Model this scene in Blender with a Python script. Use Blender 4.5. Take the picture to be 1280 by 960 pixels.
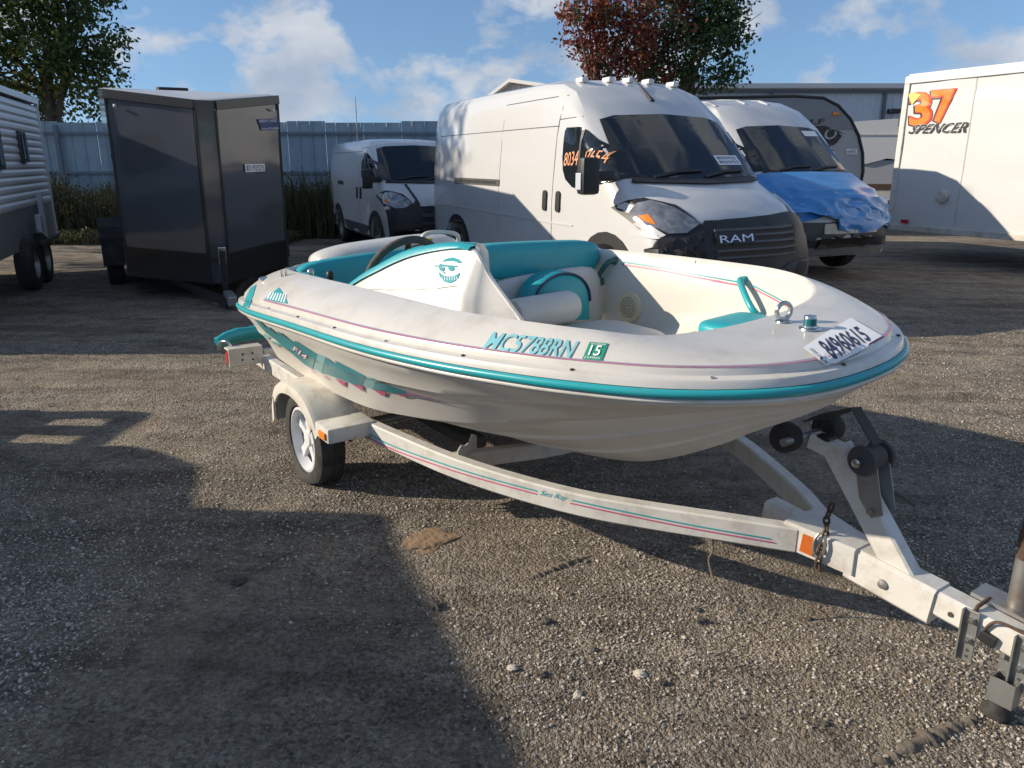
import bpy, bmesh, math, random
import numpy as np
from mathutils import Vector, Matrix, noise
from mathutils.bvhtree import BVHTree
from mathutils.geometry import tessellate_polygon
R = math.radians
random.seed(7); rng = np.random.default_rng(7)
for o in list(bpy.data.objects): bpy.data.objects.remove(o)
S = bpy.context.scene; C = S.collection

# ------------------------------------------------------------------ camera, sky, sun, exposure
FPX, CAMH, PITCH = 961.0, 1.6, 16.08
cd = bpy.data.cameras.new('camera'); cam = bpy.data.objects.new('camera', cd); C.objects.link(cam)
cd.sensor_width = 36; cd.lens = FPX / 1280 * 36; cd.clip_start = .05; cd.clip_end = 2000
cam.location = (0, 0, CAMH); cam.rotation_euler = (R(90 - PITCH), 0, 0); S.camera = cam

SUN_EL, SHADOW_DIR = 22.0, -3.0          # shadows fall towards +X, turned by SHADOW_DIR degrees
w = bpy.data.worlds.new('World'); S.world = w; w.use_nodes = True
nt = w.node_tree; nt.nodes.clear()
def N(t, k, **kw):
    n = t.nodes.new(k)
    for a, b in kw.items(): setattr(n, a, b)
    return n
bg = N(nt, 'ShaderNodeBackground'); out = N(nt, 'ShaderNodeOutputWorld')
sky = N(nt, 'ShaderNodeTexSky', sky_type='NISHITA', sun_disc=False)
sky.sun_elevation = R(SUN_EL); sky.sun_rotation = R(-90 + SHADOW_DIR)
sky.air_density = 1.0; sky.dust_density = .2; sky.ozone_density = 3.6
tc = N(nt, 'ShaderNodeTexCoord'); mp = N(nt, 'ShaderNodeMapping')
mp.inputs['Scale'].default_value = (1, 1, 1.55); mp.inputs['Location'].default_value = (2.03, .68, .5)
nz = N(nt, 'ShaderNodeTexNoise'); nz.inputs['Scale'].default_value = 6.3; nz.inputs['Detail'].default_value = 10; nz.inputs['Roughness'].default_value = .56; nz.inputs['Distortion'].default_value = .15
rp = N(nt, 'ShaderNodeValToRGB'); rp.color_ramp.elements[0].position = .505; rp.color_ramp.elements[1].position = .59
nz2 = N(nt, 'ShaderNodeTexNoise'); nz2.inputs['Scale'].default_value = 9; nz2.inputs['Detail'].default_value = 6
cr2 = N(nt, 'ShaderNodeValToRGB')
cr2.color_ramp.elements[0].position = .35; cr2.color_ramp.elements[0].color = (2.7, 3.15, 3.9, 1)
cr2.color_ramp.elements[1].position = .65; cr2.color_ramp.elements[1].color = (4.7, 4.85, 5.1, 1)
mx = N(nt, 'ShaderNodeMix', data_type='RGBA')
tw = N(nt, 'ShaderNodeMix', data_type='RGBA', blend_type='MULTIPLY'); tw.inputs[0].default_value = 1
L = nt.links.new
sv = N(nt, 'ShaderNodeVectorMath', operation='MULTIPLY_ADD'); sv.inputs[1].default_value = (1, 1, .8); sv.inputs[2].default_value = (0, 0, .13)   # the clear air above the haze band
L(tc.outputs['Generated'], sv.inputs[0]); L(sv.outputs[0], sky.inputs['Vector'])
L(tc.outputs['Generated'], mp.inputs[0]); L(mp.outputs[0], nz.inputs['Vector']); L(nz.outputs['Fac'], rp.inputs[0])
L(mp.outputs[0], nz2.inputs['Vector']); L(nz2.outputs['Fac'], cr2.inputs[0])
mm = N(nt, 'ShaderNodeMath', operation='MULTIPLY'); mm.inputs[1].default_value = .88
L(rp.outputs[0], mm.inputs[0]); L(mm.outputs[0], mx.inputs[0])
L(sky.outputs[0], mx.inputs[6]); L(cr2.outputs[0], mx.inputs[7])
L(mx.outputs[2], bg.inputs[0]); L(bg.outputs[0], out.inputs[0])
bg.inputs[1].default_value = .125
sl = bpy.data.lights.new('sun', 'SUN'); sl.energy = 5.0; sl.angle = R(.53); sl.color = (1, .88, .71)
so = bpy.data.objects.new('sun', sl); C.objects.link(so)
sd = Vector((math.cos(R(SUN_EL)) * math.cos(R(SHADOW_DIR)), math.cos(R(SUN_EL)) * math.sin(R(SHADOW_DIR)), -math.sin(R(SUN_EL))))
so.rotation_euler = sd.to_track_quat('-Z', 'Y').to_euler(); so.location = (-20, 0, 10)
S.view_settings.view_transform = 'Standard'; S.view_settings.look = 'None'; S.view_settings.gamma = 1
S.view_settings.exposure = .28

# ------------------------------------------------------------------ camera rays (a pixel gives a direction)
_c, _s = math.cos(R(PITCH)), math.sin(R(PITCH))
CAM = Vector((0, 0, CAMH))
def pray(u, v):
    a = (u - 640) / FPX; b = (v - 480) / FPX
    return Vector((a, _c - b * _s, -_s - b * _c)).normalized()
def ground(u, v, z=0.0):
    d = pray(u, v); return CAM + d * ((z - CAMH) / d.z)

# ------------------------------------------------------------------ materials
MATS = {}
def mat(name, col, rough=.5, metal=0.0, spec=.5, coat=0.0, bump=0.0, bscale=40, vary=0.0, vscale=6, dirt=None, dscale=3, damt=.5, trans=0, emis=None, orand=0):
    """Principled with optional noise variation of the base colour, dirt blotches and fine bump."""
    if name in MATS: return MATS[name]
    m = bpy.data.materials.new(name); m.use_nodes = True; t = m.node_tree; p = t.nodes['Principled BSDF']
    c4 = (*col, 1)
    p.inputs['Base Color'].default_value = c4; p.inputs['Roughness'].default_value = rough; p.inputs['Metallic'].default_value = metal
    p.inputs['Specular IOR Level'].default_value = spec
    p.inputs['Coat Weight'].default_value = coat; p.inputs['Coat Roughness'].default_value = .08
    if trans: p.inputs['Transmission Weight'].default_value = trans
    if emis: p.inputs['Emission Color'].default_value = (*emis[0], 1); p.inputs['Emission Strength'].default_value = emis[1]
    co = N(t, 'ShaderNodeTexCoord'); src = None
    if vary:
        n = N(t, 'ShaderNodeTexNoise'); n.inputs['Scale'].default_value = vscale; n.inputs['Detail'].default_value = 6
        t.links.new(co.outputs['Object'], n.inputs['Vector'])
        x = N(t, 'ShaderNodeMix', data_type='RGBA')
        x.inputs[6].default_value = (*[v * (1 - vary) for v in col], 1); x.inputs[7].default_value = (*[min(1, v * (1 + vary)) for v in col], 1)
        t.links.new(n.outputs['Fac'], x.inputs[0]); src = x.outputs[2]
    if dirt:
        n = N(t, 'ShaderNodeTexNoise'); n.inputs['Scale'].default_value = dscale; n.inputs['Detail'].default_value = 10; n.inputs['Roughness'].default_value = .7
        t.links.new(co.outputs['Object'], n.inputs['Vector'])
        r = N(t, 'ShaderNodeValToRGB'); r.color_ramp.elements[0].position = .48; r.color_ramp.elements[1].position = .72
        t.links.new(n.outputs['Fac'], r.inputs[0])
        k = N(t, 'ShaderNodeMath', operation='MULTIPLY'); k.inputs[1].default_value = damt; t.links.new(r.outputs[0], k.inputs[0])
        x = N(t, 'ShaderNodeMix', data_type='RGBA'); x.inputs[6].default_value = c4; x.inputs[7].default_value = (*dirt, 1)
        t.links.new(k.outputs[0], x.inputs[0])
        if src: t.links.new(src, x.inputs[6])
        src = x.outputs[2]
    if orand:
        oi = N(t, 'ShaderNodeObjectInfo'); mr = N(t, 'ShaderNodeMapRange'); mr.inputs['To Min'].default_value = 1 - orand; mr.inputs['To Max'].default_value = 1 + orand * .6
        t.links.new(oi.outputs['Random'], mr.inputs[0]); hv = N(t, 'ShaderNodeHueSaturation'); t.links.new(mr.outputs[0], hv.inputs['Value'])
        if src: t.links.new(src, hv.inputs['Color'])
        else: hv.inputs['Color'].default_value = c4
        src = hv.outputs[0]
    if src: t.links.new(src, p.inputs['Base Color'])
    if bump:
        n = N(t, 'ShaderNodeTexNoise'); n.inputs['Scale'].default_value = bscale; n.inputs['Detail'].default_value = 5
        t.links.new(co.outputs['Object'], n.inputs['Vector'])
        b = N(t, 'ShaderNodeBump'); b.inputs['Strength'].default_value = bump; b.inputs['Distance'].default_value = .01
        t.links.new(n.outputs['Fac'], b.inputs['Height']); t.links.new(b.outputs[0], p.inputs['Normal'])
    MATS[name] = m; return m

mat('gelcoat', (.62, .598, .55), .30, coat=.25, vary=.05, dirt=(.36, .315, .25), dscale=7, damt=.42)
mat('hull_gelcoat', (.74, .715, .66), .42, coat=.08, vary=.04, dirt=(.50, .45, .37), dscale=5, damt=.3)
mat('liner', (.58, .555, .495), .35, vary=.03, dirt=(.55, .48, .38), dscale=3, damt=.2)
mat('teal_rubber', (.02, .36, .40), .32, vary=.1, dirt=(.10, .22, .22), dscale=9, damt=.4)
mat('teal_vinyl', (.015, .33, .38), .42, vary=.1, dirt=(.05, .25, .27), dscale=7, damt=.5, bump=.08, bscale=60)
mat('hull_teal', (.022, .27, .32), .3, vary=.35, vscale=5)
mat('teal_print', (.03, .33, .37), .3, vary=.15, vscale=9)
mat('teal_print_pale', (.22, .50, .52), .35, vary=.2, vscale=14)
mat('number_print', (.20, .50, .56), .4, vary=.15, vscale=30)
mat('pink_print', (.55, .10, .22), .35)
mat('purple_print', (.36, .22, .36), .35)
mat('navy_print', (.02, .03, .08), .5)
mat('white_print', (.8, .8, .8), .5, vary=.05)
mat('green_print', (.01, .28, .16), .45)
mat('white_vinyl', (.58, .565, .53), .45, vary=.05, dirt=(.4, .36, .3), dscale=6, damt=.35, bump=.08, bscale=50)
mat('pale_stone', (.50, .45, .37), .9, vary=.15, vscale=20)
mat('beige_plastic', (.62, .54, .36), .5, vary=.08)
mat('dark_hole', (.06, .05, .04), .9)
mat('steel', (.55, .55, .53), .25, metal=1, vary=.1, vscale=20)
mat('galvanised', (.34, .35, .34), .48, metal=.8, vary=.25, vscale=14, dirt=(.22, .12, .06), dscale=5, damt=.6)
mat('rusty', (.10, .062, .042), .85, metal=.2, vary=.4, vscale=30, bump=.4, bscale=60)
mat('black_plastic', (.018, .018, .02), .5, vary=.3, vscale=12)
mat('bumper_grey', (.085, .088, .094), .6, vary=.15, vscale=8, dirt=(.15, .14, .13), dscale=5, damt=.4)
mat('grey_plastic', (.055, .057, .062), .55, vary=.25, vscale=8, dirt=(.13, .12, .11), dscale=4, damt=.4)
mat('worn_grip', (.075, .068, .06), .8, vary=.5, vscale=25, bump=.5, bscale=40)
mat('rubber', (.022, .021, .02), .8, vary=.3, vscale=16, dirt=(.14, .12, .10), dscale=6, damt=.5, bump=.2, bscale=50)
mat('trailer_paint', (.61, .595, .555), .42, vary=.05, dirt=(.27, .21, .14), dscale=11, damt=.5)
mat('trailer_dirty', (.56, .53, .47), .6, vary=.1, dirt=(.28, .22, .15), dscale=7, damt=.7)
mat('wood_carpet', (.07, .068, .065), .95, vary=.3, bump=.4)
mat('amber', (.75, .22, .02), .25, vary=.1); mat('orange_reflector', (.50, .12, .02), .3, vary=.15, vscale=60)
mat('red_lens', (.45, .02, .02), .2)
mat('rim_white', (.70, .71, .72), .35, vary=.05, dirt=(.4, .36, .3), dscale=8, damt=.4)
mat('van_white', (.58, .58, .575), .25, coat=.5, vary=.02, dirt=(.6, .56, .5), dscale=2, damt=.15)
mat('van_seam', (.10, .10, .10), .8)
mat('glass_dark', (.012, .016, .020), .06, spec=.6)
mat('headlamp', (.26, .27, .29), .10, metal=.4, vary=.75, vscale=10, coat=.6)
mat('chrome_letter', (.72, .76, .84), .2, metal=.3)
mat('tarp_blue', (.05, .25, .58), .32, coat=.2, vary=.25, vscale=4, bump=.5, bscale=9)
mat('tape_blue', (.012, .025, .06), .15, coat=.5)
mat('charcoal_panel', (.075, .081, .092), .16, coat=.7, vary=.08)
mat('charcoal_rock', (.012, .013, .014), .3, coat=.3, vary=.3, vscale=8, bump=.4, bscale=120)
mat('roof_silver', (.62, .60, .56), .35, metal=.3, vary=.05)
mat('rv_siding', (.70, .72, .74), .35, vary=.05, dirt=(.4, .4, .4), dscale=3, damt=.3)
mat('rv_skirt', (.24, .24, .24), .5, vary=.15, dirt=(.1, .09, .08), dscale=2, damt=.6)
mat('fence_sheet', (.34, .44, .51), .55, metal=.1, vary=.10, vscale=2, dirt=(.20, .24, .27), dscale=2.2, damt=.6, orand=.16)
mat('fence_frame', (.16, .20, .24), .6, vary=.2)
mat('shed_wall', (.52, .57, .63), .5, vary=.05, vscale=1)
mat('shed_white', (.62, .62, .615), .45, vary=.03)
mat('shed_trim', (.10, .12, .14), .5)
mat('camper_grey', (.36, .37, .39), .35, vary=.06)
mat('camper_dark', (.07, .075, .085), .4, vary=.2)
mat('camper_band', (.20, .21, .225), .38, vary=.1)
mat('box_white', (.58, .58, .572), .32, vary=.03, dirt=(.55, .53, .5), dscale=2.5, damt=.25, bump=.06, bscale=3)
mat('orange_print', (.85, .20, .02), .35, vary=.25, vscale=5)
mat('red_print', (.62, .05, .02), .35)
mat('black_print', (.012, .012, .014), .4)
mat('gold_print', (.85, .52, .14), .35, vary=.2, vscale=6)
mat('orange_wax', (.80, .36, .18), .8)
mat('label_blue', (.02, .04, .16), .5)
mat('bark', (.10, .075, .055), .9, vary=.35, vscale=12, bump=.6, bscale=20)
mat('dry_twig', (.20, .15, .10), .9, vary=.3)
mat('asphalt_lump', (.075, .068, .06), .9, vary=.4, vscale=30, bump=.6, bscale=60)
mat('mud_dark', (.13, .108, .085), .95, vary=.5, vscale=25, bump=.9, bscale=50)

def leaf_mat(name, cols):
    m = bpy.data.materials.new(name); m.use_nodes = True; t = m.node_tree; p = t.nodes['Principled BSDF']
    g = N(t, 'ShaderNodeNewGeometry'); r = N(t, 'ShaderNodeValToRGB')
    while len(r.color_ramp.elements) < len(cols): r.color_ramp.elements.new(.5)
    for i, cc in enumerate(cols):
        r.color_ramp.elements[i].position = i / (len(cols) - 1); r.color_ramp.elements[i].color = (*cc, 1)
    t.links.new(g.outputs['Random Per Island'], r.inputs[0]); t.links.new(r.outputs[0], p.inputs['Base Color'])
    p.inputs['Roughness'].default_value = .55
    tr = N(t, 'ShaderNodeBsdfTranslucent'); t.links.new(r.outputs[0], tr.inputs[0]); ms = N(t, 'ShaderNodeMixShader'); ms.inputs[0].default_value = .35
    t.links.new(p.outputs[0], ms.inputs[1]); t.links.new(tr.outputs[0], ms.inputs[2]); t.links.new(ms.outputs[0], t.nodes['Material Output'].inputs[0])
    MATS[name] = m
leaf_mat('leaf_green', [(.035, .065, .018), (.07, .12, .032), (.12, .165, .045)])
leaf_mat('leaf_backlit', [(.11, .14, .03), (.18, .21, .04), (.27, .26, .05)])
leaf_mat('leaf_red', [(.13, .028, .022), (.24, .055, .035), (.28, .10, .045)])
leaf_mat('leaf_deep', [(.025, .055, .02), (.05, .095, .03), (.08, .13, .04)])
leaf_mat('weed', [(.10, .085, .035), (.07, .085, .03), (.16, .13, .065)])

def ground_mat():
    m = bpy.data.materials.new('gravel_ground'); m.use_nodes = True; t = m.node_tree; p = t.nodes['Principled BSDF']; k = t.links.new
    co = N(t, 'ShaderNodeTexCoord')
    def noi(sc, det=6, ro=.6):
        n = N(t, 'ShaderNodeTexNoise'); n.inputs['Scale'].default_value = sc; n.inputs['Detail'].default_value = det; n.inputs['Roughness'].default_value = ro
        k(co.outputs['Object'], n.inputs['Vector']); return n.outputs['Fac']
    def vor(sc):
        n = N(t, 'ShaderNodeTexVoronoi'); n.inputs['Scale'].default_value = sc; k(co.outputs['Object'], n.inputs['Vector']); return n
    def ramp(f, els):
        r = N(t, 'ShaderNodeValToRGB')
        while len(r.color_ramp.elements) < len(els): r.color_ramp.elements.new(.5)
        for e, (ps, cc) in zip(r.color_ramp.elements, els): e.position = ps; e.color = (*cc, 1)
        k(f, r.inputs[0]); return r.outputs[0]
    def mix(f, a, b, bt='MIX'):
        x = N(t, 'ShaderNodeMix', data_type='RGBA', blend_type=bt)
        if isinstance(f, float): x.inputs[0].default_value = f
        else: k(f, x.inputs[0])
        k(a, x.inputs[6]); k(b, x.inputs[7]); return x.outputs[2]
    v1, v2 = vor(75), vor(150)
    sep = N(t, 'ShaderNodeSeparateColor'); k(v1.outputs['Color'], sep.inputs[0])
    sep2 = N(t, 'ShaderNodeSeparateColor'); k(v2.outputs['Color'], sep2.inputs[0])
    peb = ramp(sep.outputs[0], [(0, (0.124, 0.106, 0.085)), (.4, (0.323, 0.281, 0.229)), (.75, (0.460, 0.411, 0.340)), (1, (0.601, 0.574, 0.501))])
    fine = ramp(sep2.outputs[1], [(0, (0.106, 0.089, 0.070)), (.6, (0.298, 0.255, 0.204)), (1, (0.497, 0.439, 0.362))])
    base = mix(.45, peb, fine)
    dirt = ramp(noi(1.1, 9, .65), [(.44, (0, 0, 0)), (.66, (1, 1, 1))])
    dcol = ramp(noi(14, 8, .7), [(.3, (0.143, 0.112, 0.080)), (.7, (0.360, 0.293, 0.215))])
    sc = N(t, 'ShaderNodeMath', operation='MULTIPLY'); sc.inputs[1].default_value = .75; k(dirt, sc.inputs[0])
    base = mix(sc.outputs[0], base, dcol)
    mpt = N(t, 'ShaderNodeMapping'); mpt.inputs['Rotation'].default_value = (0, 0, R(48)); mpt.inputs['Scale'].default_value = (.55, 3.2, 1); k(co.outputs['Object'], mpt.inputs[0])
    trk = N(t, 'ShaderNodeTexNoise'); trk.inputs['Scale'].default_value = 1.3; trk.inputs['Detail'].default_value = 7; trk.inputs['Roughness'].default_value = .62; k(mpt.outputs[0], trk.inputs['Vector'])
    base = mix(1.0, base, ramp(trk.outputs['Fac'], [(.36, (0.640, 0.623, 0.606)), (.50, (1, 1, 1)), (.68, (1.16, 1.14, 1.10))]), 'MULTIPLY')
    base = mix(1.0, base, ramp(noi(4.5, 8, .7), [(.34, (0.601, 0.584, 0.566)), (.52, (1, 1, 1)), (.7, (1.12, 1.1, 1.07))]), 'MULTIPLY')
    damp = ramp(noi(.45, 7, .6), [(.40, (.74, .73, .72)), (.62, (1.05, 1.02, .98))])
    base = mix(1.0, base, damp, 'MULTIPLY')
    k(base, p.inputs['Base Color']); p.inputs['Roughness'].default_value = .92; p.inputs['Specular IOR Level'].default_value = .25
    h = N(t, 'ShaderNodeMath', operation='MULTIPLY_ADD'); k(v1.outputs['Distance'], h.inputs[0]); h.inputs[1].default_value = -1.0
    h2 = N(t, 'ShaderNodeMath', operation='MULTIPLY_ADD'); k(v2.outputs['Distance'], h2.inputs[0]); h2.inputs[1].default_value = -.6; k(noi(22, 9, .75), h2.inputs[2])
    k(h2.outputs[0], h.inputs[2])
    b = N(t, 'ShaderNodeBump'); b.inputs['Strength'].default_value = .9; b.inputs['Distance'].default_value = .02
    k(h.outputs[0], b.inputs['Height']); k(b.outputs[0], p.inputs['Normal'])
    MATS['ground'] = m
ground_mat()
def stone_mat():
    m = bpy.data.materials.new('stone'); m.use_nodes = True; t = m.node_tree; p = t.nodes['Principled BSDF']
    oi = N(t, 'ShaderNodeObjectInfo'); r = N(t, 'ShaderNodeValToRGB')
    els = [(0, (0.106, 0.091, 0.075)), (.35, (0.274, 0.240, 0.198)), (.7, (0.409, 0.366, 0.306)), (.95, (0.522, 0.473, 0.406)), (1, (0.601, 0.579, 0.513))]
    while len(r.color_ramp.elements) < len(els): r.color_ramp.elements.new(.5)
    for e, (ps, cc) in zip(r.color_ramp.elements, els): e.position = ps; e.color = (*cc, 1)
    t.links.new(oi.outputs['Random'], r.inputs[0]); t.links.new(r.outputs[0], p.inputs['Base Color']); p.inputs['Roughness'].default_value = .9
    MATS['stone'] = m
stone_mat()

# ------------------------------------------------------------------ mesh helpers
class MB:
    """collects shapes; build() links them as ONE mesh object."""
    def __init__(s): s.v = []; s.f = []
    def add(s, vs, fs):
        b = len(s.v); s.v += [tuple(v) for v in vs]; s.f += [tuple(i + b for i in f) for f in fs]; return s
    def box(s, c, d, m=None, bev=0.0):
        bm = bmesh.new(); bmesh.ops.create_cube(bm, size=1)
        for v in bm.verts: v.co = Vector((v.co.x * d[0], v.co.y * d[1], v.co.z * d[2]))
        if bev: bmesh.ops.bevel(bm, geom=bm.edges[:] , offset=bev, segments=2, affect='EDGES', profile=.6)
        bm.verts.ensure_lookup_table(); M = m or Matrix.Identity(4)
        vs = [(M @ v.co) + Vector(c) for v in bm.verts]; fs = [[v.index for v in f.verts] for f in bm.faces]; bm.free()
        return s.add(vs, fs)
    def loft(s, rings, cu=True, caps=False, cv=False):
        n = len(rings[0]); vs = [p for r in rings for p in r]; fs = []
        m = len(rings)
        for i in range(m if cv else m - 1):
            i2 = (i + 1) % m
            for j in range(n if cu else n - 1):
                k = (j + 1) % n; fs.append((i * n + j, i * n + k, i2 * n + k, i2 * n + j))
        if caps: fs.append(tuple(range(n))[::-1]); fs.append(tuple((m - 1) * n + j for j in range(n)))
        return s.add(vs, fs)
    def tube(s, path, r, seg=10, closed=False, caps=True):
        P = [Vector(p) for p in path]; rings = []; n = len(P); up = None
        rr = r if hasattr(r, '__len__') else [r] * n
        for i in range(n):
            a = P[(i - 1) % n] if (closed or i > 0) else P[i]; b = P[(i + 1) % n] if (closed or i < n - 1) else P[i]
            t = (b - a).normalized()
            if up is None: up = t.orthogonal().normalized()
            up = (up - t * up.dot(t)).normalized(); sd_ = t.cross(up)
            rings.append([P[i] + (up * math.cos(2 * math.pi * k / seg) + sd_ * math.sin(2 * math.pi * k / seg)) * rr[i] for k in range(seg)])
        return s.loft(rings, caps=caps and not closed, cv=closed)
    def lathe(s, prof, c=(0, 0, 0), axis=(0, 0, 1), seg=24, caps=True):
        ax = Vector(axis).normalized(); u = ax.orthogonal().normalized(); v_ = ax.cross(u); c = Vector(c)
        rings = [[c + ax * h + (u * math.cos(2 * math.pi * k / seg) + v_ * math.sin(2 * math.pi * k / seg)) * max(rad, 1e-4) for k in range(seg)] for rad, h in prof]
        return s.loft(rings, caps=caps)
    def prism(s, poly, o, ux, uy, th):
        """polygon in the plane (o, ux, uy), thickness th along ux x uy"""
        o, ux, uy = Vector(o), Vector(ux), Vector(uy); n = ux.cross(uy).normalized() * th
        a = [o + ux * p[0] + uy * p[1] for p in poly]; b = [p + n for p in a]; k = len(poly)
        fs = [tuple(range(k))[::-1], tuple(range(k, 2 * k))] + [(i, (i + 1) % k, k + (i + 1) % k, k + i) for i in range(k)]
        return s.add(a + b, fs)
    def bar(s, path, wd, ht, up=(0, 0, 1)):
        """rectangular section swept along a path (wd sideways, ht along up)"""
        P = [Vector(p) for p in path]; up = Vector(up); rings = []
        for i in range(len(P)):
            t = (P[min(i + 1, len(P) - 1)] - P[max(i - 1, 0)]).normalized(); sd_ = t.cross(up).normalized(); uu = sd_.cross(t).normalized()
            hw, hh, c = wd / 2, ht / 2, min(wd, ht) * .12
            q = [(-hw + c, -hh), (hw - c, -hh), (hw, -hh + c), (hw, hh - c), (hw - c, hh), (-hw + c, hh), (-hw, hh - c), (-hw, -hh + c)]
            rings.append([P[i] + sd_ * a + uu * b for a, b in q])
        return s.loft(rings, caps=True)
    def build(s, name, m, parent=None, smooth=None, kind=None):
        me = bpy.data.meshes.new(name); me.from_pydata(s.v, [], s.f); me.validate()
        bm = bmesh.new(); bm.from_mesh(me); bmesh.ops.recalc_face_normals(bm, faces=bm.faces[:]); bm.to_mesh(me); bm.free()
        return link(name, me, m, parent, smooth, kind)
def link(name, me, m, parent=None, smooth=None, kind=None):
    if not me.materials: me.materials.append(MATS[m] if isinstance(m, str) else m)
    if smooth is not None:
        me.polygons.foreach_set('use_smooth', [True] * len(me.polygons)); me.set_sharp_from_angle(angle=R(smooth))
    o = bpy.data.objects.new(name, me); C.objects.link(o)
    if parent: o.parent = parent
    if kind: o['kind'] = kind
    return o
def tag(o, label, cat, group=None):
    o['label'] = label; o['category'] = cat
    if group: o['group'] = group
    return o
def thing(name, label, cat, loc=(0, 0, 0), rz=0.0, group=None, rot=None, sc=1.0):
    o = bpy.data.objects.new(name, None); C.objects.link(o); o.empty_display_size = .2
    mt = Matrix.Translation(loc) @ (rot if rot else Matrix.Rotation(rz, 4, 'Z')) @ Matrix.Scale(sc, 4)
    o.matrix_world = mt; o['M'] = [list(r) for r in mt]; del o['M']
    MW[o.name] = mt; tag(o, label, cat, group); return o
MW = {}
def bvh_of(o): return BVHTree.FromPolygons([v.co.copy() for v in o.data.vertices], [tuple(p.vertices) for p in o.data.polygons])
def caster_px(root):
    inv = MW[root.name].inverted(); o = inv @ CAM; r3 = inv.to_3x3()
    return lambda u, v: (o, (r3 @ pray(u, v)).normalized())
def caster_dir(fn, d):
    return lambda a, b: (Vector(fn(a, b)), Vector(d))
def flat_grid(polys, maxlen):
    """triangulate 2D polygons and cut long edges, so they can follow a curved surface"""
    bm = bmesh.new()
    for poly in polys:
        vs = [bm.verts.new((p[0], p[1], 0)) for p in poly]
        for t in tessellate_polygon([[Vector((p[0], p[1], 0)) for p in poly]]):
            try: bm.faces.new([vs[i] for i in t])
            except ValueError: pass
    for _ in range(5):
        es = [e for e in bm.edges if e.calc_length() > maxlen]
        if not es: break
        bmesh.ops.subdivide_edges(bm, edges=es, cuts=1); bmesh.ops.triangulate(bm, faces=bm.faces[:])
    bm.verts.ensure_lookup_table(); bm.verts.index_update()
    V = [(v.co.x, v.co.y) for v in bm.verts]; F = [tuple(v.index for v in f.verts) for f in bm.faces]; bm.free(); return V, F
def lay(name, V, F, bvh, cast, m, parent, off=.003, th=0.0, smooth=30):
    """lays a 2D mesh on a surface along the caster's rays, off above it; th > 0 gives it a rim"""
    P = {}; 
    for i, (a, b) in enumerate(V):
        o, d = cast(a, b); h = bvh.ray_cast(o, d)
        if h[0] is None: continue
        n = h[1] if h[1].dot(d) < 0 else -h[1]
        P[i] = h[0] + n * off
    F = [f for f in F if all(i in P for i in f)]
    if not F: print('LAY EMPTY', name); return None
    ids = sorted({i for f in F for i in f}); ix = {i: k for k, i in enumerate(ids)}
    me = bpy.data.meshes.new(name); me.from_pydata([P[i] for i in ids], [], [tuple(ix[i] for i in f) for f in F])
    bm = bmesh.new(); bm.from_mesh(me)
    for f in bm.faces:
        c = f.calc_center_median(); o, d = cast(*V[ids[f.verts[0].index]])
        if f.normal.dot(d) > 0: f.normal_flip()
    if th:
        bm.normal_update()
        ext = bmesh.ops.extrude_face_region(bm, geom=bm.faces[:]); vs = [e for e in ext['geom'] if isinstance(e, bmesh.types.BMVert)]
        for v in vs: v.co += v.normal * th
    bm.to_mesh(me); bm.free()
    return link(name, me, m, parent, smooth)
def decal(name, polys, bvh, cast, m, parent, off=.003, th=0.0, ml=10):
    V, F = flat_grid(polys, ml); return lay(name, V, F, bvh, cast, m, parent, off, th)
_txt = {}
def text2d(s, shear=0.0, bold=0.0):
    k = (s, shear, bold)
    if k in _txt: return _txt[k]
    cu = bpy.data.curves.new('t', 'FONT'); cu.body = s; cu.shear = shear; cu.offset = bold; cu.resolution_u = 3; cu.fill_mode = 'FRONT'
    o = bpy.data.objects.new('t', cu); C.objects.link(o)
    dg = bpy.context.evaluated_depsgraph_get(); me = bpy.data.meshes.new_from_object(o.evaluated_get(dg))
    bm = bmesh.new(); bm.from_mesh(me); bmesh.ops.triangulate(bm, faces=bm.faces[:]); bm.to_mesh(me); bm.free()
    V = np.array([v.co[:2] for v in me.vertices]); F = [tuple(p.vertices) for p in me.polygons]
    bpy.data.objects.remove(o); bpy.data.curves.remove(cu); bpy.data.meshes.remove(me)
    lo, hi = V.min(0), V.max(0); V = (V - lo) / (hi - lo); _txt[k] = (V, F); return V, F
def text(name, s, quad, bvh, cast, m, parent, off=.004, shear=0.0, bold=0.0):
    """lettering between four corners: bottom left, bottom right, top right, top left"""
    V, F = text2d(s, shear, bold); q = [np.array(p, float) for p in quad]
    W2 = [tuple(q[0] * (1 - a) * (1 - b) + q[1] * a * (1 - b) + q[2] * a * b + q[3] * (1 - a) * b) for a, b in V]
    ml = .05 * max(np.linalg.norm(q[1] - q[0]), np.linalg.norm(q[3] - q[0]))
    bm = bmesh.new(); vs = [bm.verts.new((a, b, 0)) for a, b in W2]
    for f in F:
        try: bm.faces.new([vs[i] for i in f])
        except ValueError: pass
    for _ in range(3):
        es = [e for e in bm.edges if e.calc_length() > ml]
        if not es: break
        bmesh.ops.subdivide_edges(bm, edges=es, cuts=1); bmesh.ops.triangulate(bm, faces=bm.faces[:])
    bm.verts.index_update(); bm.verts.ensure_lookup_table(); W2 = [(v.co.x, v.co.y) for v in bm.verts]; F = [tuple(v.index for v in f.verts) for f in bm.faces]; bm.free()
    return lay(name, W2, F, bvh, cast, m, parent, off)
def interp(tab, x):
    xs = [p[0] for p in tab]; ys = [p[1] for p in tab]; return float(np.interp(x, xs, ys))
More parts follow.
